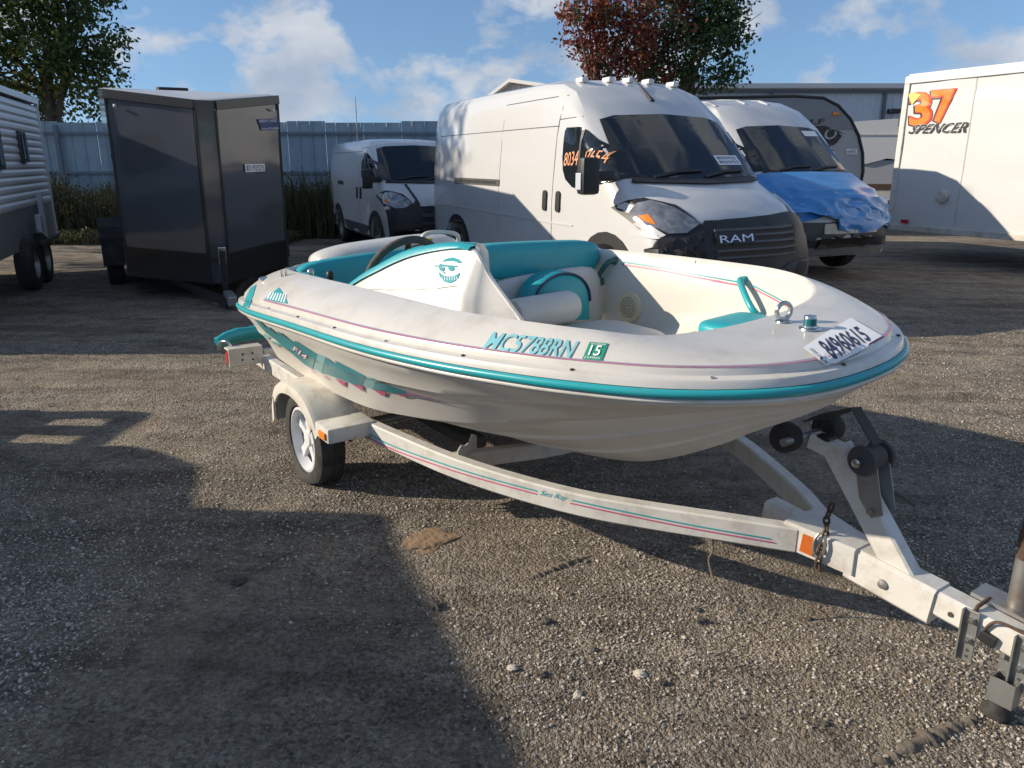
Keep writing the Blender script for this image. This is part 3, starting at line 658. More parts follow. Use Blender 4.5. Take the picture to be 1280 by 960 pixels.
def van_front(root, body, bv, H, grille=True, lamp_m='headlamp', lamps=(-1, 1), mirrors=(-1, 1), fold=0.0):
    ws = [(-.87, 1.46), (-.5, 1.445), (0, 1.435), (.5, 1.445), (.87, 1.46), (.815, 1.78), (.775, 2.03), (.6, 2.075), (0, 2.10), (-.6, 2.075), (-.775, 2.03), (-.815, 1.78)]
    decal('windscreen', [ws], bv, front, 'glass_dark', root, .010, .004, .10)
    decal('wiper_cowl', [[(-.80, 1.395), (0, 1.375), (.80, 1.395), (.78, 1.44), (0, 1.425), (-.78, 1.44)]], bv, front, 'black_plastic', root, .012, .012, .2)
    for y0, y1 in ((-.55, .05), (.05, .62)):
        decal('wiper', strip([(y0, 1.44), (y0 + .3, 1.49), (y1, 1.50)], .022), bv, front, 'black_plastic', root, .02, .015, .2)
    for sy in (-1, 1):
        wn = [(-1.98, 1.93), (-1.95, 1.965), (-1.66, 1.96), (-1.57, 1.925), (-1.28, 1.75), (-.98, 1.53), (-.93, 1.45), (-1.02, 1.41), (-1.60, 1.33), (-1.72, 1.34), (-1.88, 1.42), (-1.95, 1.52), (-1.98, 1.65)]
        o = decal('side_window', [wn], bv, side(2.5 * sy), 'glass_dark', root, .010, .004, .07)
        decal('pillar', strip([(-1.60, 1.93), (-1.60, 1.36)], .035), bv, side(2.5 * sy), 'grey_plastic', root, .016, .004, .07)
        decal('door_seam', strip([(-2.10, 2.32), (-2.15, 2.05), (-2.18, 1.4), (-2.18, .5)], .011), bv, side(2.5 * sy), 'van_seam', root, .002, 0, .2)
        decal('door_seam', strip([(-2.15, 2.06), (-1.70, 2.07), (-1.52, 2.03), (-1.36, 1.93), (-1.08, 1.70), (-.88, 1.48)], .009), bv, side(2.5 * sy), 'van_seam', root, .002, 0, .2)
        for x in (-2.34, -2.02):
            decal('door_handle', [rr(x - .045, 1.06, x + .045, 1.29, .04)], bv, side(2.5 * sy), 'black_plastic', root, .004, .018, .2)
        # door mirror: arm and tall housing
        if sy not in mirrors: continue
        m = MB(); m.box((-.98, sy * (1.09 - fold), 1.47), (.10, .24, .10), bev=.02); m.box((-.98, sy * (1.25 - fold), 1.47), (.15, .20, .36), bev=.045); mo = m.build('door_mirror', 'black_plastic', root, smooth=40)
        MB().box((-.99, sy * (1.355 - fold), 1.42), (.10, .012, .16), bev=.005).build('indicator', 'chrome_letter', mo)
    if grille:
        for sy in lamps:
            hl = [(.50, 1.03), (.66, .955), (.82, .95), (.93, 1.02), (.955, 1.13), (.90, 1.21), (.80, 1.235), (.66, 1.17)]
            decal('headlamp_surround', [[(sy * (y + (.03 if y > .7 else -.05)), z + (.03 if z > 1.05 else -.04)) for y, z in hl]], bv, front, 'black_plastic', root, .004, .006, .12)
            o = decal('headlamp', [[(sy * y, z) for y, z in hl]], bv, front, lamp_m, root, .012, .012, .1)
            decal('indicator', [[(sy * .885, 1.02), (sy * .93, 1.05), (sy * .938, 1.10), (sy * .895, 1.11)]], bv, front, 'amber', o, .028, 0, .03)
def van_side_panels(bv, root, ln, H, sgn=-1):
    cs = side(2.5 * sgn)
    decal('panel_seam', strip([(-ln + .2, 1.985), (-2.14, 1.99)], .010), bv, cs, 'van_seam', root, .002, 0, .3)
    if H > 2.4:
        decal('panel_seam', strip([(-3.62, H - .23), (-2.10, H - .22)], .010), bv, cs, 'van_seam', root, .002, 0, .3)
        decal('panel_seam', strip([(-3.63, H - .23), (-3.68, 1.4), (-3.70, .45)], .007), bv, cs, 'van_seam', root, .002, 0, .3)
    o = decal('sliding_door_track', [rr(-ln + 1.05, 1.30, -3.66, 1.385, .02)], bv, cs, 'grey_plastic', root, .003, .006, .3)
    decal('track_slot', [rr(-ln + 1.12, 1.325, -3.78, 1.36, .01)], bv, cs, 'black_plastic', o, .011, .002, .3)
def arch_lip(bv, root, xs, sgn=-1, m='black_plastic', r0=.44, r1=.50):
    for x in xs:
        decal('wheel_arch_lip', [[(x + r0 * math.cos(R(a)), .36 + r0 * math.sin(R(a))), (x + r0 * math.cos(R(a + 15)), .36 + r0 * math.sin(R(a + 15))), (x + r1 * math.cos(R(a + 15)), .36 + r1 * math.sin(R(a + 15))), (x + r1 * math.cos(R(a)), .36 + r1 * math.sin(R(a)))] for a in range(0, 180, 15)], bv, side(2.5 * sgn), m, root, .004, .012, .2)

# the large high-roof van, its front corner smashed
V1 = (2.30, 7.50, -65.0)
van, body, bv = make_van('white_cargo_van', 'large white high roof cargo van with torn front corner and orange numbers on its window', V1[:2], V1[2], 6.36, 2.53)
van_front(van, body, bv, 2.53, lamps=(-1,), mirrors=(-1,))
van_side_panels(bv, van, 6.36, 2.53)
arch_lip(bv, van, (-5.21,))
cpx = caster_px(van); c1 = side(-2.5)
decal('body_crease', strip([(-6.2, .98), (-4.9, .965), (-3.7, .95), (-1.7, .93)], .02), bv, c1, 'van_white', van, .001, .006, .3)
o = decal('front_bumper', [[(-.93, .31), (-.94, .60), (-.90, .93), (-.66, .93), (-.50, 1.0), (-.45, 1.05), (0, 1.065), (.50, 1.09), (.70, 1.10), (.93, 1.05), (.94, .6), (.93, .31)]], bv, front, 'black_plastic', van, .010, .022, .12)
bb = bvh_of(o)
decal('grille_insert', [[(-.42, .70), (.60, .715), (.66, 1.0), (.3, .995), (-.40, .985)]], bb, front, 'dark_hole', o, .002, .002, .1)
for z0 in (.725, .79, .855, .92, .975): decal('grille_bar', strip([(-.40, z0), (0, z0 + .004), (.42, z0 + .006), (.60, z0 + .010)], .022), bb, front, 'bumper_grey', o, .004, .016, .15)
decal('bumper_skirt', [[(.30, .34), (.28, .48), (.55, .64), (.90, .66), (.90, .34)]], bb, front, 'bumper_grey', o, .004, .02, .12)
decal('bumper_slot', [[(-.30, .42), (.30, .42), (.26, .62), (-.28, .62)]], bb, front, 'dark_hole', o, .004, .003, .12)
o2 = decal('badge_bar', [rr(-.40, .85, .05, .96, .02)], bb, front, 'black_plastic', o, .016, .012, .1); decal('fog_recess', [[(.60, .50), (.82, .52), (.84, .62), (.66, .64)]], bb, front, 'dark_hole', o, .026, .002, .08); text('maker_lettering', 'RAM', [(-.37, .868), (.02, .875), (.02, .942), (-.37, .935)], bvh_of(o2), front, 'chrome_letter', o, .004, 0, .0)
# crumpled black inner arch and torn liner at the passenger corner
def crumple(name, u0, pts, dep, m, parent, seed):
    V, F = flat_grid([pts], .06); r3 = random.Random(seed); P = []
    for y, z in V:
        h = bv.ray_cast(Vector((3, y, z)), Vector((-1, 0, 0))); x = h[0].x if h[0] else -.3
        P.append((x + dep + .05 * noise.noise((y * 9, z * 9, seed)) + .03 * noise.noise((y * 23, z * 23, seed)), y, z + .015 * noise.noise((y * 14, z * 14, seed + 5))))
    me_ = bpy.data.meshes.new(name); me_.from_pydata(P, [], F); bm = bmesh.new(); bm.from_mesh(me_); ext = bmesh.ops.extrude_face_region(bm, geom=bm.faces[:])
    for v in ext['geom']:
        if isinstance(v, bmesh.types.BMVert): v.co.x -= .02
    bmesh.ops.recalc_face_normals(bm, faces=bm.faces[:]); bm.to_mesh(me_); bm.free(); link(name, me_, m, parent, 25)
crumple('torn_wheel_liner', 0, [(-.97, .45), (-.97, .80), (-.90, .93), (-.70, .92), (-.52, .98), (-.50, .55), (-.7, .42)], .05, 'black_plastic', van, 3)
crumple('torn_fender_flap', 0, [(-.985, .90), (-.975, 1.02), (-.95, 1.05), (-.90, .99), (-.86, .95), (-.92, .91)], .05, 'van_white', van, 8)
crumple('hanging_bumper_strip', 0, [(-.95, .60), (-.5, .66), (0, .64), (.05, .60), (-.5, .58), (-.95, .52)], .12, 'grey_plastic', van, 11)
arch_lip(bv, van, (-1.0,), m='black_plastic', r0=.44, r1=.56)
decal('headlamp', [[(.80, 1.02), (.86, 1.03), (.93, 1.12), (.925, 1.25), (.88, 1.27), (.84, 1.16)]], bv, front, 'rim_white', van, .006, .015, .1)
o = decal('auction_label', [rr(.34, 1.56, .70, 1.66, .01)], bv, front, 'white_print', van, .019, 0, .1)
for k in range(2): text('print', '8035925', [(.37, 1.575 + k * .042), (.67, 1.575 + k * .042), (.67, 1.603 + k * .042), (.37, 1.603 + k * .042)], bv, front, 'navy_print', o, .022)
text('window_marking', '8034', [(-1.93, 1.56), (-1.62, 1.57), (-1.62, 1.72), (-1.93, 1.70)], bv, c1, 'orange_wax', van, .019, .2)
text('window_marking', '0654', [(-1.48, 1.60), (-1.17, 1.58), (-1.22, 1.70), (-1.48, 1.73)], bv, c1, 'orange_wax', van, .019, .2)
for y in (-.62, -.27, 0, .27, .62):
    h = bv.ray_cast(Vector((-2.25, y, 5)), Vector((0, 0, -1))); q = MB(); q.box(h[0] + Vector((0, 0, .02)), (.16, .085, .055), bev=.02); q.build('roof_marker_lamp', 'rim_white', van, smooth=40)
h = bv.ray_cast(Vector((-1.78, .02, 5)), Vector((0, 0, -1))); MB().tube([h[0], h[0] + Vector((-.05, 0, .05)), h[0] + Vector((-.42, 0, .30))], [.03, .015, .005], 8).build('roof_antenna', 'black_plastic', van, smooth=50)

# the low-roof van in the shade by the fence
V2 = (-1.20, 13.30, -65.8)
vs_, body2, bv2 = make_van('low_roof_van', 'small white low roof van with broken nose parked by the fence', V2[:2], V2[2], 5.3, 2.25, .90, axle_r=1.0)
van_front(vs_, body2, bv2, 2.25, lamps=(-1,), mirrors=(-1,), fold=.11)
van_side_panels(bv2, vs_, 5.3, 2.25)
arch_lip(bv2, vs_, (-1.0, -4.3), r0=.44, r1=.52)
decal('front_bumper', [[(-.95, .31), (-.95, .92), (-.70, .95), (-.50, 1.0), (-.44, 1.08), (-.40, .98), (.90, .98), (.93, .6), (.93, .31)]], bv2, front, 'black_plastic', vs_, .012, .02, .15)
for z0 in (.55, .68, .82): decal('grille_bar', strip([(-.36, z0), (.6, z0)], .05), bv2, front, 'grey_plastic', vs_, .03, .02, .15)
c2 = side(-2.5)
decal('lower_cladding', [[(-1.5, .33), (-1.5, .56), (-3.75, .56), (-3.75, .33)]], bv2, c2, 'grey_plastic', vs_, .003, .006, .3)
decal('bonnet_gap', strip([(-.46, 1.37), (-.44, 1.2), (-.38, 1.0)], .05), bv2, front, 'black_plastic', vs_, .008, .004, .2)

# the van with blue plastic over its nose
V3 = (4.66, 10.85, -66.5)
vb, body3, bv3 = make_van('tall_white_van', 'white high roof van whose nose is wrapped in blue plastic', V3[:2], V3[2], 5.99, 2.53, 1.0, axle_r=1.05, z0=.03)
van_front(vb, body3, bv3, 2.53, grille=False, mirrors=())
van_side_panels(bv3, vb, 5.99, 2.53)
decal('front_bumper', [[(-.95, .31), (-.95, .78), (.95, .78), (.95, .31)]], bv3, front, 'grey_plastic', vb, .010, .02, .15)
decal('number_plate_panel', [rr(-.42, .62, .58, .76, .02)], bv3, front, 'galvanised', vb, .034, .008, .15)
decal('bumper_slot', [[(-.40, .42), (.50, .42), (.58, .56), (-.44, .56)]], bv3, front, 'dark_hole', vb, .034, .004, .15)
for y in (-.15, .18): decal('bolt_hole', [[(y + .02 * math.cos(k), .69 + .02 * math.sin(k)) for k in range(6)]], bv3, front, 'dark_hole', vb, .044, .003, .1)
for y in (-.75, -.2, .25):                                      # pale ribs pressed into the roof
    pts = []
    for x in np.linspace(-2.1, -4.6, 14):
        h = bv3.ray_cast(Vector((x, y, 5)), Vector((0, 0, -1))); pts.append(h[0] + Vector((0, 0, .004)))
    MB().bar(pts, .06, .02).build('roof_rib', 'van_white', vb, smooth=40)
decal('auction_label', [rr(.38, 1.94, .70, 2.02, .01)], bv3, front, 'white_print', vb, .019, 0, .1)
def wrap():
    st = van_stations(5.99, 2.53)[-7:]; xs = np.linspace(0, len(st) - 1.001, 34); rings = []
    for k in xs:
        i = int(k); f_ = k - i; s_ = [st[i][j] * (1 - f_) + st[i + 1][j] * f_ for j in range(4)]
        r0 = van_ring(*s_, off=.035); ring = []
        for j in range(len(r0) - 1):
            for q in range(3): ring.append(r0[j].lerp(r0[j + 1], q / 3))
        ring.append(r0[-1]); rings.append(ring)
    bot = [p.copy() for p in rings[-1]]; hem = []
    out_ = []
    for ri, ring in enumerate(rings):
        new = []
        for p in ring:
            hemz = .80 + .09 * math.sin(p.y * 3.1 + 1) + .05 * noise.noise((p.y * 4, p.x * 4, 1)) + (.10 if p.y < -.2 else -.06)
            amp = .035 if p.z < 1.22 else .012
            dz = noise.noise((p.y * 5 + p.z * 3, p.z * 6 - p.y * 2, p.x * 5)) + .5 * noise.noise((p.y * 13, p.z * 12, p.x * 12))
            q = p + Vector((amp * dz, amp * .6 * dz * (1 if p.y > 0 else -1), amp * .4 * dz)); q.z = max(q.z, hemz); new.append(q)
        out_.append(new)
    # front sheet hanging from the bonnet edge down to the hem
    last = out_[-1]; fr_ = []
    return MB().loft(out_, cu=False), out_
wb, _ = wrap()
# front face of the wrap: a pleated sheet over the grille
fs_ = []
for i in range(22):
    t = i / 21; row = []
    for j in range(41):
        y = -.985 + 1.97 * j / 40; z = 1.10 - t * (.30 + .07 * math.sin(y * 3.1 + 1) + (-.05 if y < -.2 else .10) + .04 * noise.noise((y * 5, 2, 2)))
        x = -.24 * abs(y) ** 3.0 - .14 * (1 - t) ** 1.5 + .06; fold = abs(noise.noise((y * 2.2 + z * 5, z * 3 - y * 2, 7))) * .11 + .035 * abs(noise.noise((y * 7 - z * 6, z * 9 + y * 3, 4)))
        row.append(Vector((x + .02 - fold * .8, y, z)))
    fs_.append(row)
wb.loft(fs_, cu=False)
tw_ = tag(wb.build('plastic_wrap', 'tarp_blue', smooth=28), 'crinkled blue plastic sheeting taped over the nose of a white van', 'plastic sheet'); tw_.matrix_world = MW[vb.name]

# ------------------------------------------------------------------ outside the view: a made-up truck, shaped to cast the foreground shade
def shadow_caster():
    root = thing('shadow_caster_truck', 'unseen made-up truck with slotted guard, shaped to cast the foreground shadow', 'truck', (-5.75, 2.1, 0), R(90))
    def sec(x, pts): return [Vector((x, y, z)) for y, z in pts] + [Vector((x, -y, z)) for y, z in reversed(pts)]
    def low(zt): return [(.80, .42), (.94, .5), (.95, zt - .12), (.90, zt)]
    b = MB(); b.loft([sec(-3.0, low(1.25)), sec(1.44, low(1.353)), sec(1.75, low(1.31)), sec(2.02, low(1.256)), sec(2.22, low(1.12)), sec(2.27, low(1.06)), sec(2.29, low(.76)), sec(2.88, low(.75)), sec(2.92, low(.60))], caps=True); b.build('body', 'camper_dark', root, smooth=30)
    b = MB(); b.loft([sec(-2.95, [(.90, 1.22), (.80, 2.0)]), sec(-2.6, [(.90, 1.22), (.88, 2.10)]), sec(-.7, [(.90, 1.22), (.88, 2.06)]), sec(.09, [(.90, 1.22), (.88, 1.96)]), sec(.6, [(.90, 1.22), (.88, 1.87)]), sec(1.16, [(.90, 1.22), (.88, 1.775)]), sec(1.44, [(.90, 1.25), (.88, 1.735)]), sec(1.46, [(.90, 1.30), (.88, 1.36)])], caps=True); b.build('cab', 'camper_dark', root, smooth=30)
    for sy in (-1, 1):
        MB().prism([(-2.4, 1.30), (.95, 1.30), (.85, 1.62), (-2.3, 1.75)], (0, sy * .885, 0), (1, 0, 0), (0, -sy * .12, 1), .01).build('window', 'glass_dark', root)
        for x in (-2.1, 1.65): wheel(root, (x, sy * .86, .40), (0, sy, 0), .40, .26, .22, 'galvanised')
        MB().box((2.595, sy * .90, .945), (.63, .05, .07), bev=.01).build('guard_rail', 'black_plastic', root)  # guard slots shaped to leave lit strips in the cast shadow
        for x, w_ in ((2.525, .19), (2.83, .16)): MB().box((x, sy * .90, .83), (w_, .05, .22), bev=.01).build('guard_post', 'black_plastic', root)
    MB().box((2.90, 0, .945), (.06, 1.75, .07), bev=.01).build('guard_crossbar', 'black_plastic', root)
    return root
shadow_caster()

# ------------------------------------------------------------------ charcoal V-nose cargo trailer, resting nose down
def vnose():
    yaw, pit = R(-62), R(4.5); base = (-3.84 - .469 * 1.9, 9.85 + .883 * 1.9, .36)
    rot = Matrix.Rotation(yaw, 4, 'Z') @ Matrix.Rotation(pit, 4, 'Y')
    t = thing('cargo_trailer', 'charcoal enclosed cargo trailer with a V nose resting tongue down', 'cargo trailer', base, rot=rot)
    # local: x forward, axle at 0; nose corners at x=1.9, apex at 2.75, body 1.0 half wide, z from .12 to 2.22 above the axle height
    X0, XC, XA, hw, z0, z1 = -1.6, 1.9, 2.66, .95, .06, 2.19; fl = .10; zt = lambda x: z1 - (.075 * (x - XC) / (XA - XC) if x > XC else 0)
    pl = [(X0, hw), (XC, hw), (XA, fl), (XA, -fl), (XC, -hw), (X0, -hw)]
    b = MB(); b.loft([[(x, y, z0) for x, y in pl], [(x, y, zt(x)) for x, y in pl]], caps=True); b.build('body', 'charcoal_panel', t)
    for sy in (1, -1):
        a, c_ = Vector((XC, sy * hw, 0)), Vector((XA, sy * fl, 0)); d = (c_ - a).normalized(); n = Vector((d.y, -d.x, 0)) * (1 if sy > 0 else -1); n = n if n.x > 0 else -n
        ln_ = (c_ - a).length
        q = MB()                                           # nose panel, very slightly buckled so reflections wander
        rows = []
        for i in range(25):
            z = z0 + .36 + (z1 - z0 - .53) * i / 24; row = []
            for j in range(19):
                s_ = .02 + (ln_ - .05) * j / 18; w_ = .006 * noise.noise((s_ * 2.2 + sy * 5, z * 1.7, 1)) + .002 * noise.noise((s_ * 6, z * 9, 4)); row.append(a + d * s_ + n * (.008 + w_) + Vector((0, 0, z)))
            rows.append(row)
        q.loft(rows, cu=False).build('nose_panel', 'charcoal_panel', t, smooth=60)
        q = MB(); q.add([a + n * .014 + Vector((0, 0, z0)), c_ + n * .014 + Vector((0, 0, z0)), c_ + n * .014 + Vector((0, 0, z0 + .35)), a + n * .014 + Vector((0, 0, z0 + .35))], [(0, 1, 2, 3)]); q.build('stone_guard', 'charcoal_rock', t)
        q = MB(); q.bar([a + n * .02 + Vector((0, 0, z1 - .045)), c_ + n * .02 + Vector((0, 0, z1 - .12))], .04, .10); q.build('top_trim', 'charcoal_rock', t)
        q = MB(); q.bar([(XC + .005, sy * (hw + .005), z0), (XC + .005, sy * (hw + .005), z1)], .03, .03, (1, 0, 0)); q.build('corner_trim', 'charcoal_rock', t)
        p = a + d * .14 + n * .03 + Vector((0, 0, z1 - .17)); MB().lathe([(.018, 0), (.018, .02), (.006, .024)], p, n, 12).build('marker_lamp', 'rim_white', t, smooth=40)
        for z in np.arange(.4, 1.9, .35): MB().box((XC - .12, sy * (hw + .012), z), (.09, .02, .05)).build('side_marker', 'black_plastic', t)
        q = MB(); q.loft([[Vector((x, sy * (.95 + e), z)) for x, z in ((-.75, .0), (-.62, .34), (-.4, .45), (.55, .45), (.8, .34), (.92, 0))] for e in (0, .26)], cu=False); fo = q.build('fender', 'rubber', t); m_ = fo.modifiers.new('s', 'SOLIDIFY'); m_.thickness = .02
        for x in (-.35, .45): wheel(t, (x, sy * 1.07, -.03), (0, sy, 0), .33, .20, .19, 'galvanised')
    q = MB(); q.bar([(XA + .012, 0, z0 + .3), (XA + .012, 0, z1 - .16)], .20, .02, (1, 0, 0)); q.build('nose_corner_trim', 'charcoal_panel', t)
    for sy in (1, -1):
        q = MB(); q.bar([(XA + .03, sy * .105, z0), (XA + .03, sy * .105, z1 - .18)], .022, .03, (1, 0, 0)); q.build('nose_bead', 'charcoal_rock', t)
    q = MB(); q.loft([[(x, y, zt(x) + .002) for x, y in pl], [(x * .985, y * .9, zt(x) + .014) for x, y in pl]], caps=True); q.build('roof', 'roof_silver', t)
    q = MB(); q.box((-.6, 0, z1 + .03), (.4, .4, .05), bev=.02); q.build('roof_vent', 'black_plastic', t)
    for sy in (1, -1): MB().bar([(1.5, sy * .62, .0), (3.35, sy * .03, -.02)], .06, .10).build('tongue', 'charcoal_rock', t)
    MB().box((3.3, 0, .02), (.34, .10, .12), bev=.02).build('coupler', 'galvanised', t)
    MB().box((2.82, .02, .42), (.05, .09, .20), bev=.01).build('jack_handle', 'steel', t)
    MB().lathe([(.035, -.25), (.035, .5)], (3.0, 0, .0), (0, 0, 1), 14).build('jack', 'black_plastic', t, smooth=40)
    for sy in (1, -1):
        pts = [Vector((2.9, sy * .13, -.02)) + Vector((.10 * k / 13, -sy * .11 * k / 13, -.36 * math.sin(k / 13 * 1.5))) for k in range(14)]; ch = MB()
        for k in range(13):
            c_ = (pts[k] + pts[k + 1]) / 2; d = (pts[k + 1] - pts[k]).normalized(); u_ = d.orthogonal().normalized() if k % 2 else d.cross(d.orthogonal()).normalized()
            ch.tube([c_ + d * .024 * math.cos(a) + u_ * .012 * math.sin(a) for a in np.arange(0, 6.2, .785)], .0045, 5, closed=True)
        ch.build('safety_chain', 'steel', t, smooth=50)
    bvt = BVHTree.FromPolygons([Vector((x, y, z)) for x, y in pl for z in (z0, z1)], [(2 * i, 2 * ((i + 1) % 6), 2 * ((i + 1) % 6) + 1, 2 * i + 1) for i in range(6)])
    cp = caster_px(t)
    o = decal('dealer_sticker', [[(320, 149), (346, 148), (347, 162), (325, 163)]], bvt, cp, 'label_blue', t, .022)
    text('dealer_lettering', 'GREAT LAKES', [(322, 153), (344, 152), (343.5, 148.8), (321.5, 149.8)], bvt, cp, 'white_print', o, .025)
    text('dealer_lettering', '616-477-6900', [(325, 162), (346, 161.4), (346, 159), (325, 159.5)], bvt, cp, 'white_print', o, .025)
    o = decal('auction_label', [[(304, 205), (329, 204.5), (329.4, 214), (305, 215)]], bvt, cp, 'white_print', t, .022)
    text('label_number', '82192525', [(306, 213.5), (328, 212.8), (327.6, 206), (305.8, 206.5)], bvt, cp, 'navy_print', o, .025)
    return t
vnose()

# ------------------------------------------------------------------ old camper with ribbed siding, seen end on from its shaded side
def old_camper():
    dr = Vector((.355, -.935, 0)); far = Vector((-7.10, 12.15, 0)); yaw = math.atan2(dr.y, dr.x)
    t = thing('old_camper', 'old white camper trailer with ribbed aluminium siding and dark lower skirt', 'camper', far, yaw)
    # local: x along the side towards the near end, y = left of x (the visible side is y=0, body at y<0? left of heading points right in the picture)
    Lt, Lb, wd = 4.75, 5.25, 2.3
    H0, H1, H2 = .52, 1.02, 2.46
    pitch = .098; n = int((H2 - H1) / pitch); zz = []
    for i in range(n):
        z = H1 + i * pitch; zz += [(z, 0), (z + .030, .017), (z + .066, .017), (z + .096, .002)]
    zz = [q for q in zz if q[0] <= H2]
    def end_x(z): return Lb - (Lb - Lt) * max(0, (z - .5) / 2.0)
    def sd_wall(y, sg): return [[Vector((0, y + sg * e, z)) for z, e in zz], [Vector((end_x(z), y + sg * e, z)) for z, e in zz]]
    b = MB(); b.loft(sd_wall(0, 1), cu=False); b.build('side_siding', 'rv_siding', t, smooth=25)
    b = MB(); b.loft(sd_wall(-wd, -1), cu=False); b.build('side_siding', 'rv_siding', t, smooth=25)
    b = MB(); b.loft([[Vector((0 - e, 0, z)) for z, e in zz], [Vector((0 - e, -wd, z)) for z, e in zz]], cu=False); b.build('end_siding', 'rv_siding', t, smooth=25)
    b = MB(); b.loft([[Vector((end_x(z) + e, 0, z)) for z, e in zz], [Vector((end_x(z) + e, -wd, z)) for z, e in zz]], cu=False); b.build('end_siding', 'rv_siding', t, smooth=25)
    b = MB(); b.loft([[(0, y, H0), (Lb, y, H0), (Lb, y, H1), (0, y, H1)] for y in (-.005, -wd + .005)], caps=True); b.build('lower_skirt', 'rv_skirt', t)
    b = MB(); b.loft([[(-.05, .04, H2 - .03), (Lt + .06, .04, H2 - .03), (Lt + .06, -wd - .04, H2 - .03), (-.05, -wd - .04, H2 - .03)], [(-.05, .04, H2 + .05), (Lt + .06, .04, H2 + .05), (Lt + .06, -wd - .04, H2 + .05), (-.05, -wd - .04, H2 + .05)], [(.1, -.3, H2 + .13), (Lt - .1, -.3, H2 + .13), (Lt - .1, -wd + .3, H2 + .13), (.1, -wd + .3, H2 + .13)]], caps=True); b.build('roof', 'rv_siding', t)
    for x in (0, Lb): b = MB(); b.bar([(x if x else -.005, .012, H0), (end_x(H2) if x else -.005, .012, H2)], .035, .05, (1, 0, 0)); b.build('corner_trim', 'rv_siding', t)
    for x, z, w_, h_ in ((3.05, 1.52, .62, .52), (4.25, 1.35, .5, .42), (1.5, 1.6, .4, .4)):
        wo = MB().box((x, .03, z + h_ / 2), (w_, .04, h_), bev=.01).build('window', 'grey_plastic', t); MB().box((x, .055, z + h_ / 2), (w_ - .09, .012, h_ - .09)).build('pane', 'glass_dark', wo); MB().box((x, .064, z + h_ / 2), (.025, .01, h_ - .09)).build('mullion', 'grey_plastic', wo)
    b = MB(); b.box((1.15, .06, .86), (.10, .06, .62), bev=.01); b.build('stabiliser_arm', 'rv_siding', t)
    MB().box((1.55, .08, .80), (.16, .07, .24), bev=.02).build('utility_box', 'rv_siding', t)
    MB().bar([(.5, .1, .55), (1.9, .1, .55)], .05, .05).build('step_bar', 'black_plastic', t)
    for x in (1.55, 2.3):
        wheel(t, (x, .02, .33), (0, 1, 0), .33, .2, .19, 'galvanised'); wheel(t, (x, -wd - .02, .33), (0, -1, 0), .33, .2, .19, 'galvanised')
    return t
old_camper()

